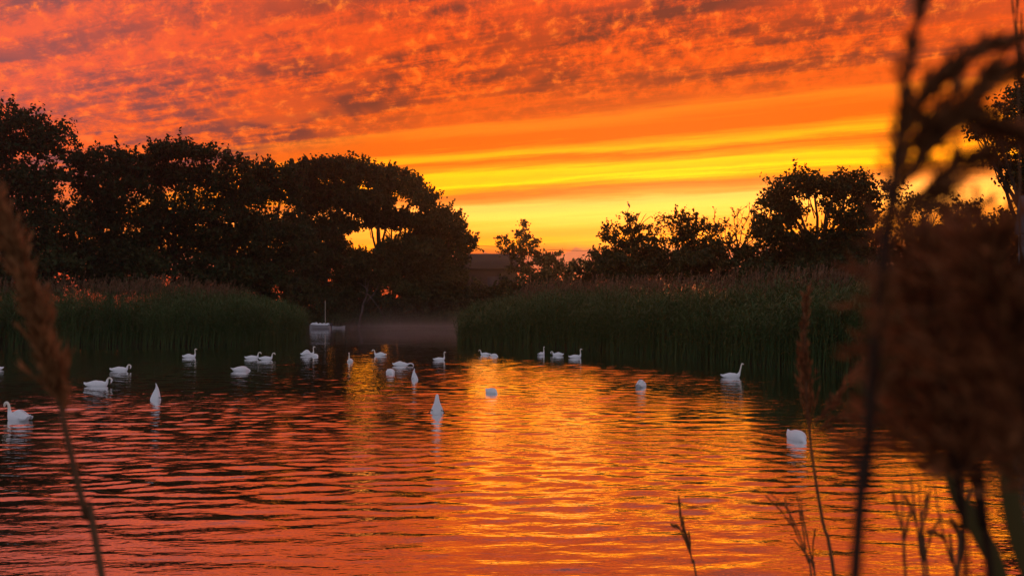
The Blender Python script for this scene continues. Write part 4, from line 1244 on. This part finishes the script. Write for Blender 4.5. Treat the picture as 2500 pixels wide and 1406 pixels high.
sprig('thin leaning reed sprig left of the pair at the bottom', [(1985, 1440), (1972, 1370), (1950, 1300), (1920, 1240), (1875, 1200)],
      [[(1945, 1300), (1910, 1250), (1872, 1212)], [(1960, 1340), (1932, 1270), (1915, 1215)], [(1968, 1360), (1962, 1300), (1950, 1240)]], 2.2, 0.0028, 32)
sprig('thin upright reed sprig right of the leaning one', [(1992, 1440), (1985, 1380), (1972, 1320), (1962, 1270), (1955, 1215)],
      [[(1975, 1330), (1962, 1270), (1945, 1210)], [(1985, 1380), (1985, 1330), (1990, 1290)], [(1990, 1400), (1975, 1360), (1940, 1320)]], 2.4, 0.0028, 33)
sprig('blurred upright stalk right of the dark stem at the bottom', [(2212, 1440), (2208, 1380), (2204, 1300), (2203, 1230), (2200, 1170)],
      [[(2206, 1300), (2190, 1250), (2180, 1200)], [(2206, 1330), (2215, 1280), (2225, 1240)]], 1.2, 0.0022, 34)
sprig('leftmost of the two close blurred stalks at the bottom right', [(2258, 1440), (2248, 1360), (2238, 1280), (2228, 1200), (2222, 1150)],
      [[(2245, 1330), (2250, 1270), (2262, 1210)], [(2240, 1290), (2225, 1240), (2210, 1215)]], 1.3, 0.0024, 35)
sprig('rightmost of the two close blurred stalks at the bottom right', [(2268, 1440), (2258, 1370), (2250, 1300), (2246, 1230), (2245, 1170)],
      [[(2258, 1370), (2275, 1300), (2300, 1260)], [(2250, 1310), (2262, 1250), (2270, 1200)]], 1.25, 0.0022, 36)
sprig('blurred stalk meeting another in a V at the bottom right', [(2338, 1440), (2325, 1380), (2305, 1310), (2290, 1240), (2282, 1180)],
      [[(2312, 1330), (2290, 1300), (2262, 1300)], [(2296, 1270), (2320, 1275), (2350, 1285)]], 1.2, 0.0023, 37)
sprig('reddish blurred stalk forming the right arm of the V', [(2336, 1440), (2342, 1370), (2350, 1290), (2352, 1230), (2354, 1170)],
      [[(2345, 1340), (2335, 1290), (2320, 1270)], [(2350, 1290), (2362, 1240), (2366, 1200)]], 1.15, 0.0028, 38)
sprig('thin hanging grass tip in the top right corner', [(2496, 1440), (2494, 1000), (2492, 600), (2486, 230), (2482, 20), (2484, -60)],
      [[(2484, 150), (2482, 60), (2486, -20)], [(2486, 200), (2490, 120), (2494, 40)], [(2485, 120), (2476, 50), (2470, -10)]], 1.5, 0.0022, 39)

# ------------------------------------------------------------------ haze and river mist
def volume_mat(name, col, dens, aniso):
    m, t, out = base_mat(name)
    v = t.n('ShaderNodeVolumePrincipled')
    v.inputs['Color'].default_value = col
    v.inputs['Density'].default_value = dens
    v.inputs['Anisotropy'].default_value = aniso
    t.l.new(v.outputs[0], out.inputs['Volume'])
    return m
def mist_mat():
    m, t, out = base_mat('river_mist')
    geo = t.n('ShaderNodeNewGeometry')
    sp_ = t.n('ShaderNodeSeparateXYZ'); t.put(sp_.inputs[0], geo.outputs['Position'])
    v = t.n('ShaderNodeVolumePrincipled')
    v.inputs['Color'].default_value = c4(0.95, 0.88, 0.86)
    v.inputs['Anisotropy'].default_value = 0.7
    thin = t.m('EXPONENT', t.m('MULTIPLY', sp_.outputs[2], -1.1))
    nz = t.sm(t.noise(geo.outputs['Position'], 0.11, 2.0, 0.5), 0.3, 0.7, 0.35, 1.2)
    edge = t.m('MULTIPLY', t.sm(sp_.outputs[1], 92.0, 122.0), t.sm(sp_.outputs[0], -30.0, -12.0))
    t.put(v.inputs['Density'], t.m('MULTIPLY', t.m('MULTIPLY', t.m('MULTIPLY', thin, nz), edge), 0.022))
    t.l.new(v.outputs[0], out.inputs['Volume'])
    return m
USE_HAZE = True
if USE_HAZE:
    b = MB(); b.box((-480, -140, -2.2), (480, 590, 34))
    tag(b.build('haze', volume_mat('evening_haze', c4(0.9, 0.84, 0.80), 0.00030, 0.86)), kind='stuff')
    # thin bank of mist lying on the far river
    b = MB()
    b.box((-34, 90, 0.12), (8, 149, 4.2))
    tag(b.build('river_mist', mist_mat()), 'thin mist lying on the far river', 'mist', kind='stuff')
